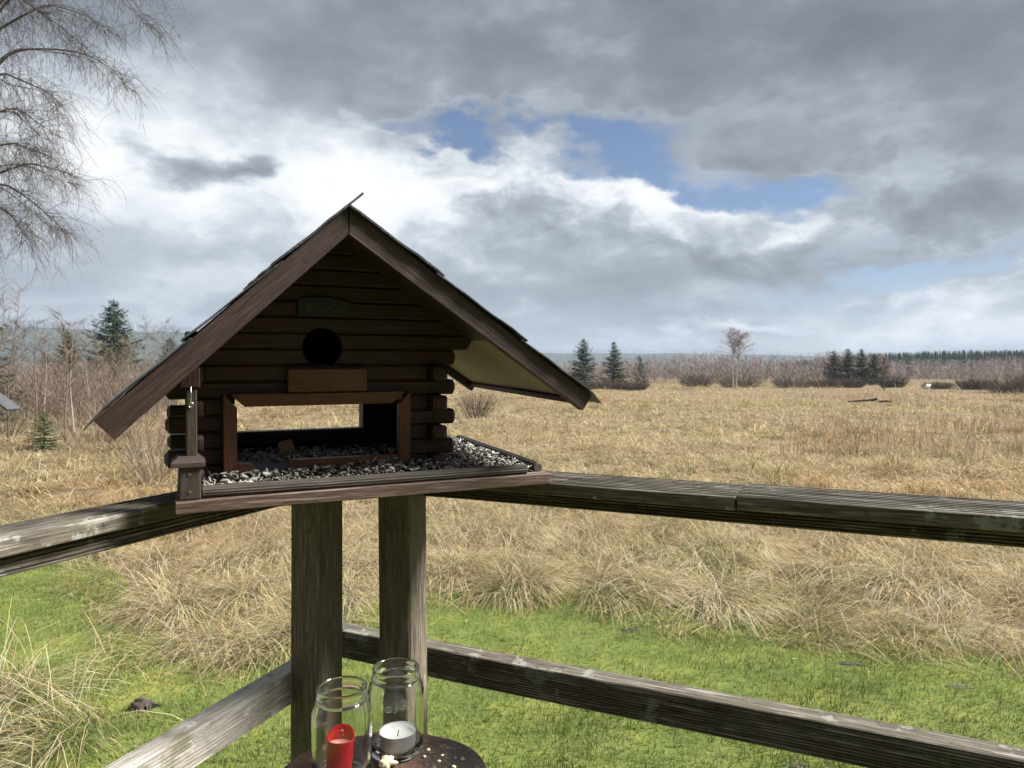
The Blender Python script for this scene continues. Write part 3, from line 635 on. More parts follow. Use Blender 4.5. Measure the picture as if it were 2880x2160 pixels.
for (x, y) in spots(16, 46, 1.0):
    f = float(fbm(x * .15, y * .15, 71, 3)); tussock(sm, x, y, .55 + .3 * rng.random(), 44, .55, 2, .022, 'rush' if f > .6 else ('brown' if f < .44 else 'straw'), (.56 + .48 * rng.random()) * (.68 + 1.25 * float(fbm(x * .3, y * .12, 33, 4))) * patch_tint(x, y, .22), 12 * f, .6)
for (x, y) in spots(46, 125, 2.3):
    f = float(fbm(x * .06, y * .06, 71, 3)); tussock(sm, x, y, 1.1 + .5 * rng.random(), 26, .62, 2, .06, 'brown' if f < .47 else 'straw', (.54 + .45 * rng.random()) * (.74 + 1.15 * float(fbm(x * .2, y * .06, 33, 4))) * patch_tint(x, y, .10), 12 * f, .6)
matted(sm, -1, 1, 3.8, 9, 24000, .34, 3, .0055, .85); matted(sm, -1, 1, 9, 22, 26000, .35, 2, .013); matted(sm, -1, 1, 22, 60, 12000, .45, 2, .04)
tag(sm.build('meadow_grass', 'grass'), 'wide meadow of matted straw coloured dead grass', 'grass', kind='stuff')
# reddish upright stems in the meadow on the right
s = Soup(); n = 9000; x = 1950 + 1100 * rng.random(n) ** .7; py = 1108 + 190 * rng.random(n) ** 1.6; d = EYE * FPX / (py - HYP); X = (x - CXP) / FPX * d
ok = fbm(X * .35, d * .16, 81, 4) + .10 * rng.random(n) + .12 * np.clip((x - 2400) / 400, -1, 1) > .54; X, d = X[ok], d[ok]; n = len(X)
s.blades(np.stack([X, d, gh(X, d)], -1), rng.random(n) * 6.28, .22 + .36 * rng.random(n), 1.45, 1.1, .004 + .0003 * d, 2, BR((.36, .26, .185)) * (.6 + .8 * rng.random((n, 1))), twist=1.5)
tag(s.build('heather_stems', 'twig'), 'reddish brown upright stems standing in the dry meadow', 'stems', kind='stuff')
# lawn grass
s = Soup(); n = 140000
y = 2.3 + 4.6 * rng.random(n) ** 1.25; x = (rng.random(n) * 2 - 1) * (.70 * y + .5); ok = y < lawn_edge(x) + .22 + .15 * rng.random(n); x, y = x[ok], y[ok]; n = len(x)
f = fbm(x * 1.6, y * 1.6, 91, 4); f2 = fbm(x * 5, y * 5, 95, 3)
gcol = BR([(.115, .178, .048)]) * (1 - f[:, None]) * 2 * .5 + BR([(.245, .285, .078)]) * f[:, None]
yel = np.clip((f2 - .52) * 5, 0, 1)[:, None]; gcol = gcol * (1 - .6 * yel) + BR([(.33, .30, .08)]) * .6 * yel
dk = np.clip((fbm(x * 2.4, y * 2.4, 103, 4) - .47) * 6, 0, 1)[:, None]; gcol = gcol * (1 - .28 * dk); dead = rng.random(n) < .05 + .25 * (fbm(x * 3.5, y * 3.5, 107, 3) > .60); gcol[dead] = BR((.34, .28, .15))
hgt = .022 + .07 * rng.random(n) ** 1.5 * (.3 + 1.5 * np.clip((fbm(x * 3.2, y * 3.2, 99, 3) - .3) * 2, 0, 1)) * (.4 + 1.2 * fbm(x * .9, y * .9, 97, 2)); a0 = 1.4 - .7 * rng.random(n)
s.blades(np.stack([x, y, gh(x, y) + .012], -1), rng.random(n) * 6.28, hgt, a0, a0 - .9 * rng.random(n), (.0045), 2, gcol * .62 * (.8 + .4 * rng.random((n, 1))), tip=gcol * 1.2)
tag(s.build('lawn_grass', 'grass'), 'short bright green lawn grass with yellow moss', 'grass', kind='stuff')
s = Soup(); n = 55; y = 2.6 + 2.9 * rng.random(n); x = (rng.random(n) * 2 - 1) * (.72 * y); ok = y < lawn_edge(x) - .1; x, y = x[ok], y[ok]; n = len(x)
s.blades(np.stack([x, y, gh(x, y) + .03 + .015 * rng.random(n)], -1), rng.random(n) * 6.28, .022 + .02 * rng.random(n), .3 - .5 * rng.random(n), -.3, .016, 3, BR((.42, .33, .22)) * (.5 + .9 * rng.random((n, 1))))
tag(s.build('dead_leaves', 'grass'), 'small pale dead leaves scattered over the lawn', 'leaves', kind='stuff')
# small things lying about on the lawn and moor
def lump(name, mat, loc, sx, sy, sz, rough=.35, sub=3, seed=0, parent=None, flat=True):
    b = bmesh.new(); bmesh.ops.create_icosphere(b, subdivisions=sub, radius=1)
    for v in b.verts:
        n_ = float(fbm(v.co.x * 2.1 + seed * 3.7 + 5, v.co.y * 2.1 + v.co.z * 1.7 + 9, 100 + seed, 4)) - .46; v.co *= 1 + rough * 2 * n_
        v.co.x *= sx; v.co.y *= sy; v.co.z *= sz
        if flat and v.co.z < -.35 * sz: v.co.z = -.35 * sz
    me = bpy.data.meshes.new(name); b.to_mesh(me); b.free()
    o = link(name, me, mat, parent, None, 60); o.location = loc; return o
MAT['soil'] = plain('dark_turned_soil', (.045, .035, .028), .95, noise_amt=.6, nscale=40, bumpd=.01)
MAT['grey_soil'] = plain('grey_dead_patch', (.075, .065, .05), .95, noise_amt=.5, nscale=50, bumpd=.008)
q = ground_px(410, 2008); lump('molehill', 'soil', (q.x, q.y, .012), .065, .05, .05, 1.0, 4, 3); tag(bpy.context.scene.objects['molehill'], 'small dark clod of soil on the grass beside the left railing', 'molehill')
for i, (px, py) in enumerate([(1770, 1782), (2700, 1945), (2690, 2095), (2240, 2170), (2400, 1880)]):
    q = ground_px(px, py); o = lump('soil_patch', 'grey_soil', (q.x, q.y, float(gh(q.x, q.y)) + .012), .06 + .03 * random.random(), .03, .010, .8, 4, 10 + i); tag(o, 'grey bare patch of worn soil in the lawn', 'soil patch', 'worn patches in the lawn')
q = ground_px(2440, 1135); o = empty('fallen_log', (q.x, q.y, float(gh(q.x, q.y)))); tag(o, 'dark fallen log lying in the pale meadow', 'log')
s = Soup(); s.tube([(-1.1, 0, .10), (-.4, .1, .16), (.2, 0, .19), (.5, -.05, .26)], .04, .08, BR((.03, .025, .02)), 7); s.tube([(.7, .2, .08), (1.1, .1, .15), (1.5, .25, .1)], .07, .04, BR((.035, .028, .022)), 6); s.build('trunk', 'twig', o)
# sheep
def sheep():
    vs = [(0, 0, .62), (.30, 0, .64), (-.30, 0, .62), (.48, 0, .72), (.60, 0, .80), (.74, 0, .74), (.28, .13, .36), (.28, .13, .02), (.28, -.13, .36), (.28, -.13, .02), (-.30, .13, .38), (-.34, .13, .2), (-.30, .13, .02), (-.30, -.13, .38), (-.34, -.13, .2), (-.30, -.13, .02), (-.50, 0, .55)]
    es = [(0, 1), (0, 2), (1, 3), (3, 4), (4, 5), (1, 6), (6, 7), (1, 8), (8, 9), (2, 10), (10, 11), (11, 12), (2, 13), (13, 14), (14, 15), (2, 16)]
    rs = [.24, .23, .24, .13, .10, .06, .08, .035, .08, .035, .10, .045, .035, .10, .045, .035, .06]
    me = bpy.data.meshes.new('sheep_skin'); me.from_pydata(vs, es, []); o = bpy.data.objects.new('sheep_skin', me); COL.objects.link(o)
    o.modifiers.new('s', 'SKIN'); o.modifiers.new('d', 'SUBSURF').levels = 1
    for i, r in enumerate(rs): me.skin_vertices[0].data[i].radius = (r, r)
    me.skin_vertices[0].data[0].use_root = True
    dg = bpy.context.evaluated_depsgraph_get(); out_ = bpy.data.meshes.new_from_object(o.evaluated_get(dg)); bpy.data.objects.remove(o); return out_
sm_ = sheep(); MAT['wool'] = plain('white_wool', (.78, .76, .70), .9, noise_amt=.15, nscale=9)
sm_.materials.append(MAT['wool'])
for i, (px, py, sc, rz) in enumerate([(2608, 1113, .62, .3), (2694, 1115, .42, 1.2), (2729, 1104, .40, 1.5)]):
    d = 66 + 3 * i; x = (px - CXP) / FPX * d; o = bpy.data.objects.new('sheep', sm_); COL.objects.link(o); o.location = (x, d, float(gh(x, d)) + .0); o.rotation_euler = (0, 0, rz); o.scale = (sc,) * 3
    tag(o, 'small white sheep standing in the far meadow', 'sheep', 'white sheep in the far meadow')

# ------------------------------------------------------------------ wooden railing
H_CAP, H_LOW = EYE - .199, EYE - .583
rail = empty('wooden_railing', (-.37, 1.62, 0)); tag(rail, 'weathered mossy timber railing meeting at a corner under the feeder', 'railing')
ro = Vector(rail.location)
dl = Vector((.3714, .9285, 0)).normalized(); nl = Vector((-dl.y, dl.x, 0))      # left run, going away; normal to its outer side
dr = Vector((-.906, .4226, 0)).normalized(); nr_ = Vector((dr.y, -dr.x, 0))     # right run, going left; outer normal
def rb(name, mat, a, b, prof, **k): return beam(name, mat, rail, Vector(a) - ro, Vector(b) - ro, prof, **k)
corner = Vector((-.345, 1.735, 0))
# left run: outer edge line through (-.646,.971)
LO = Vector((-.669, .928, 0)); cl = LO - nl * .041
def on_left(s_, off, z): return cl + dl * s_ + nl * off + Vector((0, 0, z))
rb('cap_board', 'rail', on_left(-1.2, 0, H_CAP - .0115), on_left(.72, 0, H_CAP - .0115), pgroove(.084, .023, 5, .0035, ('top',)), nseg=14, jit=.0012)
rb('sub_rail', 'rail', on_left(-1.2, .004, H_CAP - .038), on_left(.70, .004, H_CAP - .038), pgroove(.05, .028, 4, .003, ('left', 'right')), nseg=8, jit=.001)
rb('lower_rail', 'rail_lit', on_left(-1.2, .006, H_LOW - .03), on_left(.56, .006, H_LOW - .03), pgroove(.042, .062, 9, .0022, ('left', 'right')), nseg=14, jit=.0022)
# right run: outer edge line through (.0859,1.549) and (.78,1.17)
RO = Vector((.062, 1.454, 0)); crr = RO - nr_ * .0725
def on_right(s_, off, z): return crr + dr * s_ + nr_ * off + Vector((0, 0, z))
JS = -.40
rb('cap_board', 'rail', on_right(-2.3, 0, H_CAP - .0115), on_right(JS - .002, 0, H_CAP - .0115), pgroove(.145, .023, 9, .0045, ('top',)), nseg=14, jit=.0012)
rb('cap_board', 'rail', on_right(JS + .001, .001, H_CAP - .0120), on_right(.46, .001, H_CAP - .0120), pgroove(.145, .023, 9, .0045, ('top',)), nseg=8, jit=.0012)
rb('sub_rail', 'rail', on_right(-2.3, .01, H_CAP - .0385), on_right(.45, .01, H_CAP - .0385), pgroove(.075, .03, 5, .003, ('left', 'right')), nseg=8, jit=.001)
rb('lower_rail', 'rail', on_right(-2.3, .045, H_LOW - .031), on_right(.50, .045, H_LOW - .031), pgroove(.046, .062, 11, .0024, ('left', 'right')), nseg=14, jit=.0016)
PL, PR = Vector((-.386, 1.405, 0)), Vector((-.222, 1.445, 0))
for q in (PL, PR):
    rb('post', 'post', (q.x, q.y, 0), (q.x, q.y, H_CAP - .024), pbox(.073, .073, .004), up=tuple(dl), nseg=10, jit=.0015)

# ------------------------------------------------------------------ bird feeder
Xh = Vector((.90798, .41896, .00655)).normalized(); Yh = Vector((-.41883, .90703, .04342)).normalized(); Zh = Xh.cross(Yh)
P0 = Vector(((492 - CXP) / FPX, 1, -(1448 - HYP) / FPX)) * 1.0 + Vector((0, 0, EYE))
feeder = empty('bird_feeder', P0); MW = Matrix((Xh, Yh, Zh)).transposed().to_4x4(); MW.translation = P0; feeder.matrix_world = MW
tag(feeder, 'dark log-cabin bird feeder with steep gabled roof on the railing corner', 'bird feeder')
def under(child, part):
    child.matrix_basis = part.matrix_basis.inverted() @ child.matrix_basis; child.parent = part
def house_px(px, py, w):                 # feeder-local point at height w under a pixel
    r = Vector(((px - CXP) / FPX, 1, -(py - HYP) / FPX)); o = Vector((0, 0, EYE)); k = (w + (P0 - o).dot(Zh)) / r.dot(Zh); q = r * k + o - P0
    return Vector((q.dot(Xh), q.dot(Yh), w))
def fb(name, mat, a, b, prof, parent=feeder, **k): return beam(name, mat, parent, a, b, prof, **k)
TW = .0190
# tray: front board plus boards behind
fb('tray_board', 'tray', (0, .012, TW / 2), (.598, .012, TW / 2), pbox(.024, TW, .0015), nseg=14, jit=.0008)
for i in range(3):
    y0 = .0248 + i * .139; fb('tray_board', 'tray', (.002, y0 + .069, TW / 2 - .0012), (.597, y0 + .069, TW / 2 - .0012), pbox(.1378, TW - .003, .0012), nseg=2, jit=.0003)
ribbed = [(.0092 * (1 - .10 * (i % 2)) * math.cos(2 * math.pi * i / 28), .0092 * (1 - .10 * (i % 2)) * math.sin(2 * math.pi * i / 28)) for i in range(28)]
fb('edge_rod', 'rod', (.0345, .0135, TW + .0086), (.556, .0135, TW + .0086), ribbed, nseg=4, jit=.0004)
fb('edge_rod', 'rod', (.584, .022, TW + .0086), (.584, .425, TW + .0086), ribbed, nseg=3)
fb('edge_rod', 'rod', (.03, .430, TW + .0086), (.565, .430, TW + .0086), ribbed, nseg=3)
fb('edge_rod', 'rod', (.012, .035, TW + .0086), (.012, .415, TW + .0086), ribbed, nseg=3)
# corner post in front
cp = fb('corner_post', 'post2', (.0220, .018, TW + .060), (.0220, .018, .1780), pbox(.0148, .026, .0015), up=(0, 1, 0))
pk = fb('post_block', 'post2', (.0195, .017, TW), (.0195, .017, .0660), pbox(.029, .030, .002), up=(0, 1, 0))
v, f = [], []
for (du, dv, w) in [(.0225, .0215, .0662), (.0225, .0215, .0725), (.0125, .0165, .0815)]:
    v += [(-du, -dv, w), (du, -dv, w), (du, dv, w), (-du, dv, w)]
f = [(3, 2, 1, 0), (8, 9, 10, 11)] + [(4 * k + i, 4 * k + (i + 1) % 4, 4 * k + 4 + (i + 1) % 4, 4 * k + 4 + i) for k in range(2) for i in range(4)]
o = link('post_collar', pyd('post_collar', v, f), 'post2', feeder); o.location = (.0175, .019, 0)
for w in (.030, .055):
    me = bpy.data.meshes.new('nail'); v, f = lathe([(.0001, .0006), (.002, .0005), (.0024, 0)], 10); me.from_pydata(v, [], f); o = link('nail', me, 'nail', feeder); o.matrix_basis = Matrix.Translation((.019, .0016, w)) @ Matrix.Rotation(R(90), 4, 'X'); under(o, pk)
pb = fb('post_block', 'log', (.0203, .018, .1785), (.0203, .018, .207), pbox(.027, .032, .002), up=(0, 1, 0))
s = Soup(); a = np.linspace(0, 1, 16); hk = np.stack([.0215 + 0 * a, .003 - .004 * np.sin(a * math.pi), .179 - .024 * a], -1)
s.tube(hk, .0011, .0011, BR((.6, .6, .6)), 8); b = np.linspace(-.3, 5.2, 16); s.tube(np.stack([.0215 + .0028 * np.sin(b), .0022 - .0005 * b / 5, .1545 + .0036 * np.cos(b)], -1), .0011, .0009, BR((.6, .6, .6)), 8)
under(s.build('hook', 'metal', feeder), cp)

PIT, W0 = .0263, .0232
AP, LE, RE = (.2300, .4425), (-.0917, .1417), (.6422, .1585)      # roof outline: apex, left eave, right eave (top edge)
SL = (AP[1] - LE[1]) / (AP[0] - LE[0]); SR = (AP[1] - RE[1]) / (RE[0] - AP[0])
def lo_lim(w, k=.019): return AP[0] - (AP[1] - k - w) / SL
def hi_lim(w, k=.017): return AP[0] + (AP[1] - k - w) / SR
PR_ = pbox(.026, PIT - .0002, .0030)
YF, YB, UL, UR = .113, .317, .027, .417
hole_objs = []
for k in range(16):
    w = W0 + PIT * (k + .5); typeA = k % 2 == 1
    if k <= 7:
        for (yy, front) in ((YF, True), (YB, False)):
            a, b = (-.014 - .002 * random.random(), .456 + .002 * random.random()) if typeA else (UL + .014, UR - .014)
            a = max(a, lo_lim(w + PIT * .45)); ec = .006 if typeA else .001
            cuts = [(a, b)]
            if front and k <= 4: cuts = [(a, .0785), (.3575, b)]
            if not front and 1 < k <= 4: cuts = [(a, .098), (.337, b)]
            for (p, q) in cuts: fb('log', 'log', (p, yy, w), (q, yy, w), PR_, endc=ec)
        for uu in (UL, UR):
            v0, v1 = (.068, .362) if not typeA else (YF + .0135, YB - .0135)
            fb('log', 'log', (uu, v0, w), (uu, v1, w), PR_, endc=.005 if not typeA else .001)
    else:
        for (yy, front) in ((YF, True), (YB, False)):
            if w > AP[1] - .012: continue
            ee0 = lambda y, z: z / SL; ee1 = lambda y, z: -z / SR
            a, b = lo_lim(w), hi_lim(w)
            if k == 8: b = .484
            if b - a < .004: continue
            o = fb('log', 'log', (a, yy, w), (b, yy, w), PR_, endc=.0008, e0=ee0, e1=ee1 if k > 8 else (lambda y, z: z * .6))
            if front: hole_objs.append(o)
    if k == 8:
        for uu in (UL, UR): fb('log', 'log', (uu, YF + .014, w), (uu, YB - .014, w), PR_)
for o in COL.objects:
    if o.parent == feeder and o.name.startswith('log') and abs(o.location.y - YF) < 1e-4 and W0 + 6.9 * PIT < o.location.z < W0 + 8.9 * PIT and o not in hole_objs: hole_objs.append(o)
# entrance hole, really cut through the gable logs
HC, HR = (.221, .2362), .0325
v, f = lathe([(HR, -.03), (HR, .03)], 40); nv = len(v); f += [tuple(range(39, -1, -1)), tuple(range(40, 80))]
cut = bpy.data.objects.new('cutter', pyd('cutter', v, f)); COL.objects.link(cut)
cut.matrix_world = MW @ Matrix.Translation((HC[0], YF, HC[1])) @ Matrix.Rotation(R(90), 4, 'X')
bpy.context.view_layer.update()
for o in hole_objs:
    if abs(o.location.z - HC[1]) > HR + PIT * .55: continue
    md = o.modifiers.new('hole', 'BOOLEAN'); md.object = cut; md.operation = 'DIFFERENCE'; md.solver = 'EXACT'
    dg = bpy.context.evaluated_depsgraph_get(); me = bpy.data.meshes.new_from_object(o.evaluated_get(dg)); o.modifiers.clear(); o.data = me
bpy.data.objects.remove(cut)
prism('loft_light_block', 'log', feeder, [(.05, .206), (.405, .206), (hi_lim(.30, .03), .30), (AP[0], AP[1] - .035), (lo_lim(.30, .03), .30)], YB - .020, YB - .0145, bev=0)  # unseen panel added to stop light leaking between the back gable logs
# ceiling panel above the feeding room keeps the loft dark
fb('loft_board', 'log', (.045, .215, .2045), (.399, .215, .2045), pbox(.176, .008, .001))
fb('floor_panel', 'floor', (.046, .215, TW + .0125), (.398, .215, TW + .0125), pbox(.175, .012, .001))
# window frame on the front wall
FT = .016
def fr(a, b, w, up, e0=None, e1=None): return fb('window_frame', 'frame', a, b, pbox(FT, w, .0012), up=up, e0=e0, e1=e1)
fr((.0777, YF - .019, .028), (.0777, YF - .019, .1525), .0205, (-1, 0, 0), e1=lambda y, z: z * .98)
fr((.0878, YF - .019, .1525), (.3480, YF - .019, .1525), .0205, (0, 0, 1), e0=lambda y, z: -z * .98, e1=lambda y, z: z * .98)
fr((.3582, YF - .019, .028), (.3582, YF - .019, .1525), .0205, (-1, 0, 0), e1=lambda y, z: -z * .98)
prism('window_sill', 'frame', feeder, [(.0885, .024), (.125, .024), (.109, .0520), (.0885, .0530)], YF - .024, YF - .010)
prism('window_sill', 'frame', feeder, [(.150, .024), (.3475, .024), (.3475, .0530), (.172, .0540)], YF - .024, YF - .010)
fb('window_shelf', 'tray', (.098, YB, .0590), (.337, YB, .0590), pbox(.036, .0035, .0008))
fb('window_jamb', 'tray', (.3362, YB, .0612), (.3362, YB, .153), pbox(.004, .036, .0005), up=(0, 1, 0))
# blocking board and name plaque
fb('cover_board', 'frame', (.1640, YF - .023, .1832), (.2905, YF - .023, .1832), pbox(.019, .0375, .0015))
MAT['plaque'] = plain('slate_plaque', (.014, .015, .022), .5, noise_amt=.3, nscale=80)
MAT['chalk'] = plain('chalk_lettering', (.17, .19, .21), .8)
pq = prism('name_plaque', MAT['plaque'], feeder, [(.180, .288), (.2664, .288), (.2664, .3125), (.232, .3195), (.192, .319), (.180, .313)], YF - .0185, YF - .0135)
tcv = bpy.data.curves.new('lettering', 'FONT'); tcv.body = "L'avo\u00fble"; tcv.size = .0185; tcv.shear = .35; tcv.align_x = 'CENTER'; tcv.offset = -.00055; tcv.extrude = .0002
to = bpy.data.objects.new('lettering', tcv); COL.objects.link(to); bpy.context.view_layer.update()
tme = bpy.data.meshes.new_from_object(to.evaluated_get(bpy.context.evaluated_depsgraph_get())); bpy.data.objects.remove(to)
lt = link('lettering', tme, 'chalk', pq)
lt.matrix_basis = pq.matrix_basis.inverted() @ Matrix.Translation((.2235, YF - .0189, .2955)) @ Matrix.Rotation(R(90), 4, 'X')

# roof
aL, aR = math.atan2(-(AP[1] - LE[1]), -(AP[0] - LE[0])), math.atan2(-(AP[1] - RE[1]), RE[0] - AP[0])
VF, VBk = -.060, .466
for (v0, v1) in ((VF, VF + .016), (VBk - .016, VBk)):
    prism('bargeboard', 'barge', feeder, [(AP[0] - .0004, AP[1]), LE, (-.0687, .1166), (AP[0] - .0004, .4009)], v0, v1, frame=math.atan(SL))
    prism('bargeboard', 'barge', feeder, [(AP[0] + .0004, AP[1]), RE, (.6259, .1347), (AP[0] + .0004, .4009)], v0, v1, frame=-math.atan(SR))
def roof_panel(side):
    E, sl = (LE, SL) if side < 0 else (RE, SR); ang = math.atan(sl); nx_, nz_ = (-math.sin(ang) if side < 0 else math.sin(ang)), math.cos(ang)
    off0, off1 = .0012, .0125
    pts = [(AP[0] + side * .0003 - (0), AP[1] - off0 / nz_), (E[0] + side * .004 * 0 - nx_ * off0, E[1] - nz_ * off0), (E[0] - nx_ * off1, E[1] - nz_ * off1), (AP[0] + side * .0003, AP[1] - off1 / nz_)]
    prism('roof_panel', 'soffit', feeder, pts, VF + .0165, VBk - .0165, frame=(ang if side < 0 else -ang), bev=.0004)
    # eave batten closing the panel edge
    # felt courses
    total_l = math.hypot(E[0] - AP[0], E[1] - AP[1]); dirx, dirz = (E[0] - AP[0]) / total_l, (E[1] - AP[1]) / total_l
    steps = ([-.027, .137, .2955, total_l + .015] if side < 0 else [.0, .1727, .346, total_l + .017])
    for ci in range(3):
        s0, s1 = steps[ci] - (.012 if ci else 0), steps[ci + 1]
        nsg, nd = 10, 24; vt = []; ft = []
        for i in range(nsg + 1):
            for j in range(nd + 1):
                fr_ = i / nsg; ss = s0 + (s1 - s0) * fr_ + (0.004 * (random.random() - .5) if i == nsg else 0); vv = VF - .007 + (VBk + .014 - VF) * j / nd + (.0025 * (random.random() - .5) if j in (0, nd) else 0)
                lift = .0012 + .0052 * fr_ + .0012 * math.sin(ss * 60 + ci * 2 + j * .7) * fr_ + .0008 * random.random() + (0 if ci < 2 or i < nsg - 1 else -.006 * (i - nsg + 2) / 2)
                vt.append((AP[0] + dirx * ss + nx_ * lift, vv, AP[1] + dirz * ss + nz_ * lift))
        n_ = len(vt); th = .0036 + (.002 if ci == 0 else 0)
        vt += [(a_ - nx_ * th * .55 , b_, c_ - nz_ * th * .55) for a_, b_, c_ in vt]
        q_ = nd + 1
        for i in range(nsg):
            for j in range(nd):
                a_ = i * q_ + j; ft += [(a_, a_ + q_, a_ + q_ + 1, a_ + 1), (n_ + a_, n_ + a_ + 1, n_ + a_ + q_ + 1, n_ + a_ + q_)]
        bd = [j for j in range(nd + 1)] + [i * q_ + nd for i in range(1, nsg + 1)] + [nsg * q_ + j for j in range(nd - 1, -1, -1)] + [i * q_ for i in range(nsg - 1, 0, -1)]
        for i in range(len(bd)): a_, b_ = bd[i], bd[(i + 1) % len(bd)]; ft.append((a_, b_, n_ + b_, n_ + a_))
        me = pyd('felt_course', vt, ft); bx_ = bmesh.new(); bx_.from_mesh(me); bmesh.ops.recalc_face_normals(bx_, faces=bx_.faces); bx_.to_mesh(me); bx_.free()
        link('felt_course', me, 'felt', feeder, None, 40)
roof_panel(-1); roof_panel(1)
def soffit_strip(side, s1):
    E, sl = (LE, SL) if side < 0 else (RE, SR); ang = math.atan(sl); nx_, nz_ = side * math.sin(ang), math.cos(ang); tl = math.hypot(E[0] - AP[0], E[1] - AP[1])
    q = (AP[0] + (E[0] - AP[0]) * s1 / tl, AP[1] + (E[1] - AP[1]) * s1 / tl); o0, o1 = .0129, .0165
    prism('soffit_board', 'barge', feeder, [(AP[0] + side * .0004, AP[1] - o0 / nz_), (q[0] - nx_ * o0, q[1] - nz_ * o0), (q[0] - nx_ * o1, q[1] - nz_ * o1), (AP[0] + side * .0004, AP[1] - o1 / nz_)], VF + .0168, YF - .014, frame=(ang if side < 0 else -ang), bev=.0004)
soffit_strip(-1, .36); soffit_strip(1, .315)
for (E, sl, sg) in ((LE, SL, -1), (RE, SR, 1)):
    ang = math.atan(sl); nx_, nz_ = sg * math.sin(ang), math.cos(ang)
    fb('eave_batten', 'log', (E[0] - sg * .008 - nx_ * .0175, VF + .017, E[1] + .008 * sl - nz_ * .0175), (E[0] - sg * .008 - nx_ * .0175, VBk - .017, E[1] + .008 * sl - nz_ * .0175), pbox(.012, .009, .001))

# seeds: one heap on the tray, one on the feeding floor
def seed_heap(name, label, pts, sizes):
    n = len(pts); ring = 6
    base = [(-.5, 0, 0)] + [(x, .5 * r * math.cos(2 * math.pi * j / ring), .30 * r * math.sin(2 * math.pi * j / ring)) for x, r in ((-.28, .8), (.08, 1.0), (.34, .55)) for j in range(ring)] + [(.5, 0, 0)]
    base = BR(base) * BR((1.15, .40, .30)); F = []
    for j in range(ring):
        k = (j + 1) % ring; F.append((0, 1 + k, 1 + j)); F.append((19, 13 + j, 13 + k))
        for q in range(2): a_ = 1 + q * ring; F += [(a_ + j, a_ + k, a_ + ring + k), (a_ + j, a_ + ring + k, a_ + ring + j)]
    yaw = rng.random(n) * 6.283; pit = rng.normal(0, .45, n); rol = rng.random(n) * 6.28
    cy, sy, cp_, sp, cr_, sr = np.cos(yaw), np.sin(yaw), np.cos(pit), np.sin(pit), np.cos(rol), np.sin(rol)
    Rm = np.stack([np.stack([cy * cp_, cy * sp * sr - sy * cr_, cy * sp * cr_ + sy * sr], -1), np.stack([sy * cp_, sy * sp * sr + cy * cr_, sy * sp * cr_ - cy * sr], -1), np.stack([-sp, cp_ * sr, cp_ * cr_], -1)], 1)
    V = np.einsum('nij,kj->nki', Rm, base) * sizes[:, None, None] + pts[:, None]
    u = np.clip(rng.random(n) + np.where(pts[:, 0] < .2, .08, 0), 0, 1); col = np.where((u < .52)[:, None], BR((.035, .032, .030)), np.where((u < .72)[:, None], BR((.19, .17, .145)), BR((.44, .41, .355)))) * (.7 + .6 * rng.random((n, 1)))
    C = np.repeat(col[:, None], 20, 1); stripe = (np.arange(20) % 2 == 0)[None, :, None] & ((u > .28) & (u < .72))[:, None, None]
    C = np.where(stripe, np.minimum(C * 3.0 + .05, .6), C)
    F = (np.arange(n) * 20)[:, None, None] + np.array(F)[None]
    me = trimesh(name, V.reshape(-1, 3), F.reshape(-1, 3), C.reshape(-1, 3)); o = link(name, me, 'seed')
    o.matrix_world = MW; tag(o, label, 'seeds', kind='stuff'); return o
m = bpy.data.materials.new('sunflower_seed'); m.use_nodes = True; p = m.node_tree.nodes['Principled BSDF']; a = m.node_tree.nodes.new('ShaderNodeAttribute'); a.attribute_name = 'Col'; m.node_tree.links.new(a.outputs['Color'], p.inputs['Base Color']); p.inputs['Roughness'].default_value = .45; MAT['seed'] = m
n = 7600; u = .036 + .537 * rng.random(n); v_ = .022 + .395 * rng.random(n)
ok = ((v_ < .092) | (u > .432)) & ~((u < .036) & (v_ < .03)); u, v_ = u[ok], v_[ok]; n = len(u)
hp = .006 + .018 * fbm(u * 22, v_ * 22, 7, 3) + .007 * np.clip((v_ - .03) / .05, 0, 1) + .006 * np.exp(-((u - .32) / .06) ** 2)
hp = np.where(u > .44, hp * .5, hp)
pts = np.stack([u, v_, TW + .002 + rng.random(n) ** .5 * hp], -1); seed_heap('sunflower_seeds', 'heap of striped sunflower seeds and husks spread over the feeder tray', pts, .0080 + .0045 * rng.random(n) + .004 * (u < .18) * rng.random(n))
n = 900; u = .05 + .345 * rng.random(n); v_ = .128 + .17 * rng.random(n); k_ = fbm(u * 14, v_ * 14, 17, 2) > .36; u, v_ = u[k_], v_[k_]; n = len(u)
seed_heap('sunflower_seeds', 'thin scatter of dark sunflower seeds on the floor inside the feeder', np.stack([u, v_, TW + .0205 + .008 * rng.random(n)], -1), .009 + .004 * rng.random(n))
MAT['bread'] = plain('stale_bread', (.42, .30, .17), .9, noise_amt=.35, nscale=130, bumpd=.002)
MAT['crust'] = plain('brown_bread_crust', (.27, .15, .065), .8, noise_amt=.4, nscale=110, bumpd=.002)
MAT['moldy'] = plain('mossy_bread', (.12, .11, .05), .95, noise_amt=.5, nscale=200, bumpd=.002)
def in_feeder(name, mat, px, py, w, s3, label, rot=(0, 0, 0), sd_=0, cat='bread'):
    q = house_px(px, py, w); o = lump(name, mat, (0, 0, 0), *s3, .3, 3, sd_, flat=False); o.matrix_world = MW @ Matrix.Translation(q) @ Matrix.Rotation(rot[2], 4, 'Z') @ Matrix.Rotation(rot[0], 4, 'X') @ Matrix.Rotation(rot[1], 4, 'Y'); tag(o, label, cat); return o
FZ = TW + .0185
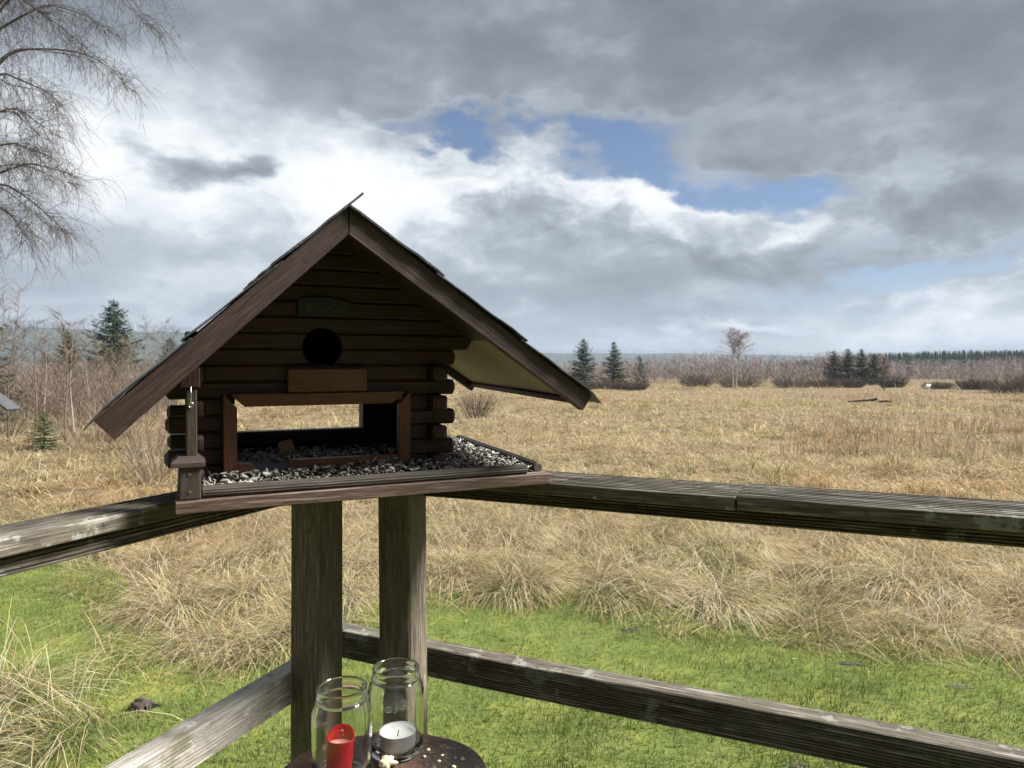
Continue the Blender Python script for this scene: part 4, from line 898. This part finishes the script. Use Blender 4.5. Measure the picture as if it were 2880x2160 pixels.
# slab of bread: box with chewed corners
b = bmesh.new(); bmesh.ops.create_cube(b, size=1); bmesh.ops.subdivide_edges(b, edges=list(b.edges), cuts=4, use_grid_fill=True)
for vv in b.verts:
    r_ = vv.co.normalized(); vv.co = vv.co * .86 + r_ * .07; vv.co *= 1 + .35 * (float(fbm(vv.co.x * 3 + 4, vv.co.z * 3 + vv.co.y * 2 + 7, 55, 3)) - .45); vv.co.x *= .025; vv.co.y *= .014; vv.co.z *= .030
me = bpy.data.meshes.new('bread_slab'); b.to_mesh(me); b.free(); q = house_px(806, 1283, FZ); o = link('bread_slab', me, 'bread', None, None, 45)
o.matrix_world = MW @ Matrix.Translation(q + Vector((0, 0, .0135))) @ Matrix.Rotation(R(-14), 4, 'Y') @ Matrix.Rotation(R(-12), 4, 'X'); tag(o, 'upright tan chunk of bread standing inside the feeder window', 'bread')
in_feeder('bread_lump', 'moldy', 1024, 1278, FZ, (.0135, .009, .0085), 'dark mossy lump of bread on the feeder floor near the dark wall', sd_=21)
in_feeder('bread_lump', 'moldy', 765, 1274, FZ, (.009, .008, .008), 'small grey lump of bread behind the upright chunk', sd_=22)
in_feeder('bread_lump', 'crust', 785, 1301, FZ - .006, (.010, .006, .006), 'flat tan crust lying below the upright chunk', sd_=23)
in_feeder('bread_lump', 'bread', 682, 1294, FZ, (.010, .006, .005), 'pale crust on the floor against the orange window frame', sd_=24)
q = house_px(995, 1343, TW + .014); in_feeder('peel_scrap', 'peel', 997, 1344, TW + .012, (.009, .003, .002), 'small orange scrap among the seeds on the tray', sd_=25, cat='scrap') if MAT.setdefault('peel', plain('orange_scrap', (.6, .28, .12), .6)) else None

# ------------------------------------------------------------------ stump with jars
ZS = EYE - .62; SC = Vector((-.205, 1.085, 0)); stump = empty('tree_stump', SC); tag(stump, 'upright cut log with dark weathered top carrying two jars', 'stump')
nA = 72; ang = np.arange(nA) * 2 * math.pi / nA
rad = .158 * (1 + .05 * np.sin(ang * 2 + 1) + .035 * np.sin(ang * 3 + .4) + .05 * (fbm(np.cos(ang) * 3 + 5, np.sin(ang) * 3 + 5, 13, 4) - .45))
def ringz(k, z): return np.stack([np.cos(ang) * rad * k, np.sin(ang) * rad * k, np.broadcast_to(z, ang.shape)], -1)
V = [ringz(1.03, 0), ringz(1.0, .3), ringz(.99, .6)]; V += [ringz(1.0, ZS - .02), ringz(.985, ZS - .004)]
def grid_faces(nr): return [(i * nA + j, i * nA + (j + 1) % nA, (i + 1) * nA + (j + 1) % nA, (i + 1) * nA + j) for i in range(nr - 1) for j in range(nA)]
MAT['bark'] = plain('stump_bark', (.10, .07, .05), .9, noise_amt=.6, nscale=35, bumpd=.01)
link('bark', pyd('bark', np.concatenate(V), grid_faces(5)), 'bark', stump, None, 60)
V = [ringz(.985, ZS - .004), ringz(.95, ZS)] + [ringz(k, ZS - .006 * (fbm(np.cos(ang) * 4 * k + 9, np.sin(ang) * 4 * k + 3, 19, 3) - .4) * 2) for k in (.8, .6, .4, .2)] + [ringz(.001, ZS)]
m, t, p = newmat('dark_cut_log_top'); c = t.nodes.new('ShaderNodeTexCoord'); n1 = nz(t, c.outputs['Object'], 11, 7, .65); n2 = nz(t, c.outputs['Object'], 90, 7, .7)
sx = t.nodes.new('ShaderNodeVectorMath'); sx.operation = 'DOT_PRODUCT'; sx.inputs[1].default_value = (5.0, -1.5, 0); t.links.new(c.outputs['Object'], sx.inputs[0])
mm = t.nodes.new('ShaderNodeMath'); mm.operation = 'ADD'; t.links.new(n1, mm.inputs[0]); t.links.new(sx.outputs['Value'], mm.inputs[1])
basec = mixc(t, ramp1(t, mm.outputs[0], .45, .95), (.115, .070, .046), (.024, .021, .019))
basec = mixc(t, ramp1(t, n2, .55, .68), basec, (.20, .155, .12)); t.links.new(basec, p.inputs['Base Color']); p.inputs['Roughness'].default_value = .85; p.inputs['Specular IOR Level'].default_value = .15; bump(t, p, n2, .8, .004)
link('cut_top', pyd('cut_top', np.concatenate(V), grid_faces(7)), m, stump, None, 60)
# glass
m, t, p = newmat('jar_glass'); p.inputs['Base Color'].default_value = (.97, .985, .975, 1); p.inputs['Roughness'].default_value = .0; p.inputs['Transmission Weight'].default_value = 1; p.inputs['IOR'].default_value = 1.47; MAT['glass'] = m
def jar(loc, label, words=None, rz=0):
    o = empty('glass_jar', loc); tag(o, label, 'jar')
    prof = [(.001, .004), (.030, .0035), (.036, .0), (.0415, .002), (.0445, .008), (.0450, .030), (.0458, .060), (.0462, .090), (.0455, .102), (.0425, .1125), (.0385, .1185), (.0372, .121), (.0385, .1225), (.0392, .124), (.0383, .1265), (.0376, .1285), (.0384, .1305), (.0382, .1335), (.0384, .1365), (.0372, .1382), (.0352, .1375),
            (.0346, .134), (.0345, .121), (.0385, .114), (.0425, .102), (.0432, .090), (.0428, .060), (.0420, .030), (.0415, .012), (.036, .0085), (.001, .0095)]
    v, f = lathe(prof, 56); me = pyd('glass', v, f); gb = link('glass', me, 'glass', o, None, 80)
    v, f = lathe([(.0390, .1168), (.0402, .1182), (.0398, .1200), (.0378, .1206)], 56); link('neck_ring', pyd('neck_ring', v, f), 'glass', o, None, 80)
    if words:
        s = Soup(); r = .0467
        for wi, (a0_, strokes) in enumerate(words):
            for st_ in strokes:
                s.tube([(r * math.cos(a0_ + x * .16), r * math.sin(a0_ + x * .16), .084 + y * .0085) for x, y in st_], .0005, .0005, BR((1, 1, 1)), 5)
        s.build('embossed_letters', 'glass', gb)
    return o
LET = {'L': [[(0, 1), (0, 0), (.9, 0)]], 'O': [[(0, 0), (0, 1), (.9, 1), (.9, 0), (0, 0)]], 'S': [[(0, 0), (.5, 0), (.5, 1), (1, 1)]], 'I': [[(.4, 0), (.4, 1)]], 'P': [[(0, 0), (0, 1), (.8, 1), (.8, .5), (0, .5)]]}
wr = [(-2.15, LET['I']), (-1.95, LET['L']), (-1.72, LET['O']), (-1.48, LET['S']), (-1.22, LET['P']), (-1.0, LET['O'])]
jl = Vector((-.262, 1.095, ZS)); jr = Vector((-.191, 1.168, ZS))
jar(jl, 'clear glass jar holding the red candle, standing in front of the other', [(-1.9, LET['I']), (-1.7, LET['I']), (-1.45, LET['O'])])
jar(jr, 'clear glass jar with raised letters holding the white tealight', wr)
# candles
MAT['redcup'] = m = bpy.data.materials.new('red_plastic_cup'); m.use_nodes = True; p = m.node_tree.nodes['Principled BSDF']; p.inputs['Base Color'].default_value = (.60, .010, .03, 1); p.inputs['Specular IOR Level'].default_value = .15; p.inputs['Roughness'].default_value = .5; p.inputs['Base Color'].default_value = (.36, .005, .014, 1)
MAT['pinkwax'] = plain('pink_wax', (.78, .38, .38), .5); MAT['wax'] = plain('white_wax', (.92, .915, .89), .45); MAT['tin'] = plain('tealight_tin', (.55, .56, .57), .4, .3)
o = empty('red_candle', jl + Vector((-.004, -.006, .0095))); tag(o, 'red candle in a plastic cup inside the front jar', 'candle'); o.rotation_euler = (R(-2), R(3), 0)
v, f = lathe([(.001, 0), (.0185, 0), (.019, .002), (.0205, .048), (.0215, .052), (.0205, .0525), (.0195, .048), (.0185, .036)], 32)
v = [(x, y, z + (.010 * max(0, (y / .02)) if z > .046 else 0)) for x, y, z in v]
link('cup', pyd('cup', v, f), 'redcup', o, None, 50); v, f = lathe([(.0188, .041), (.015, .0405), (.001, .0395)], 32); link('wax', pyd('wax', v, f), 'pinkwax', o, None, 50)
s = Soup(); s.tube([(0, 0, .0390), (.0005, .0005, .0435)], .0006, .0005, BR((.02, .02, .02)), 6); s.build('wick', 'twig', o)
o = empty('tealight_candle', jr + Vector((.004, -.006, .0095))); tag(o, 'large white tealight in a metal cup inside the rear jar', 'candle')
v, f = lathe([(.001, 0), (.0285, 0), (.0290, .001), (.0290, .0255), (.0300, .0265), (.0300, .0275), (.0285, .0270), (.0280, .014)], 48); link('cup', pyd('cup', v, f), 'tin', o, None, 50)
v, f = lathe([(.0279, .0262), (.0278, .0205), (.024, .0185), (.012, .0178), (.001, .0176)], 48); link('wax', pyd('wax', v, f), 'wax', o, None, 60)
s = Soup(); s.tube([(0, 0, .017), (.0006, 0, .023), (.0016, -.0005, .028)], .0009, .0006, BR((.015, .015, .015)), 6); s.build('wick', 'twig', o)
MAT['crumb'] = plain('pale_crumb', (.74, .66, .46), .9, noise_amt=.2, nscale=200, bumpd=.001)
o = lump('bread_crumb', 'crumb', (-.196, 1.120, ZS + .006), .0115, .009, .009, .75, 3, 41); tag(o, 'cream crumb of bread on the stump in front of the tealight jar', 'crumb')
for i in range(16):
    a_ = rng.uniform(-1.2, .9); r_ = rng.uniform(.07, .145); k_ = rng.uniform(.0015, .0035)
    o = lump('bread_crumb', 'crumb', (SC.x + r_ * math.cos(a_), SC.y + r_ * math.sin(a_), ZS + .0015), k_ * 1.4, k_, k_ * .8, .5, 1, 50 + i); tag(o, 'tiny pale crumb scattered on the dark stump top', 'crumb', 'tiny crumbs on the stump')

# ------------------------------------------------------------------ neighbouring feeder whose roof corner shows
o = empty('nest_box', (-3.52, 5.0, 0)); tag(o, 'small wooden box with pale grey sloping roof board in the garden', 'nest box')
MAT['greyroof'] = wood('pale_grey_roof_board', (.035, .037, .04), (.06, .063, .068), (.10, .105, .11), (4, 70, 70), .5); MAT['tanwood'] = wood('tan_box_wood', (.22, .13, .06), (.32, .2, .1), (.4, .27, .15), (4, 70, 70), .7)
cr_ = at_px(40, 1152, 5.0) - Vector(o.location); dn = Vector((.80, 0, -.60))
beam('roof_board', 'greyroof', o, cr_ - dn * .36, cr_, pbox(.14, .014, .002), up=(0, 0, 1)); dn2 = Vector((-.80, 0, -.60)); rt = cr_ - dn * .365
beam('roof_board', 'greyroof', o, rt, rt + dn2 * .36, pbox(.14, .014, .002), up=(0, 0, 1))
beam('box_wall', 'tanwood', o, (rt.x, 0, 1.10), (rt.x, 0, rt.z - .13), pbox(.22, .12, .003), up=(0, 1, 0)); beam('post', 'post', o, (rt.x, 0, 0), (rt.x, 0, 1.10), pbox(.06, .06, .004), up=(0, 1, 0))

# ------------------------------------------------------------------ unseen house, added to shade the near sides; pale boards bounce fill
hs = empty('unseen_timber_house', (0, -1.9, 0)); tag(hs, 'unseen pale timber house wall and eaves added behind the terrace railing', 'house')
MAT['hwall'] = wood('pale_bounce_boards', (.22, .18, .14), (.30, .25, .195), (.36, .31, .25), (2, 30, 30), .7)
for i in range(17): beam('wall_board', 'hwall', hs, (-6, 0, .09 + .18 * i), (6, 0, .09 + .18 * i), pbox(.03, .178, .004))
beam('eaves', 'hwall', hs, (-6.3, .1, 3.02), (6.3, .1, 3.02), pbox(.8, .10, .01))

# ------------------------------------------------------------------ haze
HAZE = .00036
b = bmesh.new(); bmesh.ops.create_cube(b, size=1)
for v in b.verts: v.co.x *= 5200; v.co.y = v.co.y * 2700 + 1240; v.co.z = (v.co.z + .5) * 132 - 2.0
me = bpy.data.meshes.new('haze'); b.to_mesh(me); b.free(); hz = link('haze', me); tag(hz, 'thin pale damp haze over the whole moor', 'haze', kind='stuff')
m = bpy.data.materials.new('damp_haze'); m.use_nodes = True; t = m.node_tree; t.nodes.clear(); pv = t.nodes.new('ShaderNodeVolumePrincipled'); pv.inputs['Color'].default_value = (.52, .60, .72, 1); pv.inputs['Density'].default_value = HAZE
o_ = t.nodes.new('ShaderNodeOutputMaterial'); t.links.new(pv.outputs[0], o_.inputs['Volume']); me.materials.append(m); m.cycles.homogeneous_volume = True if hasattr(m.cycles, 'homogeneous_volume') else None
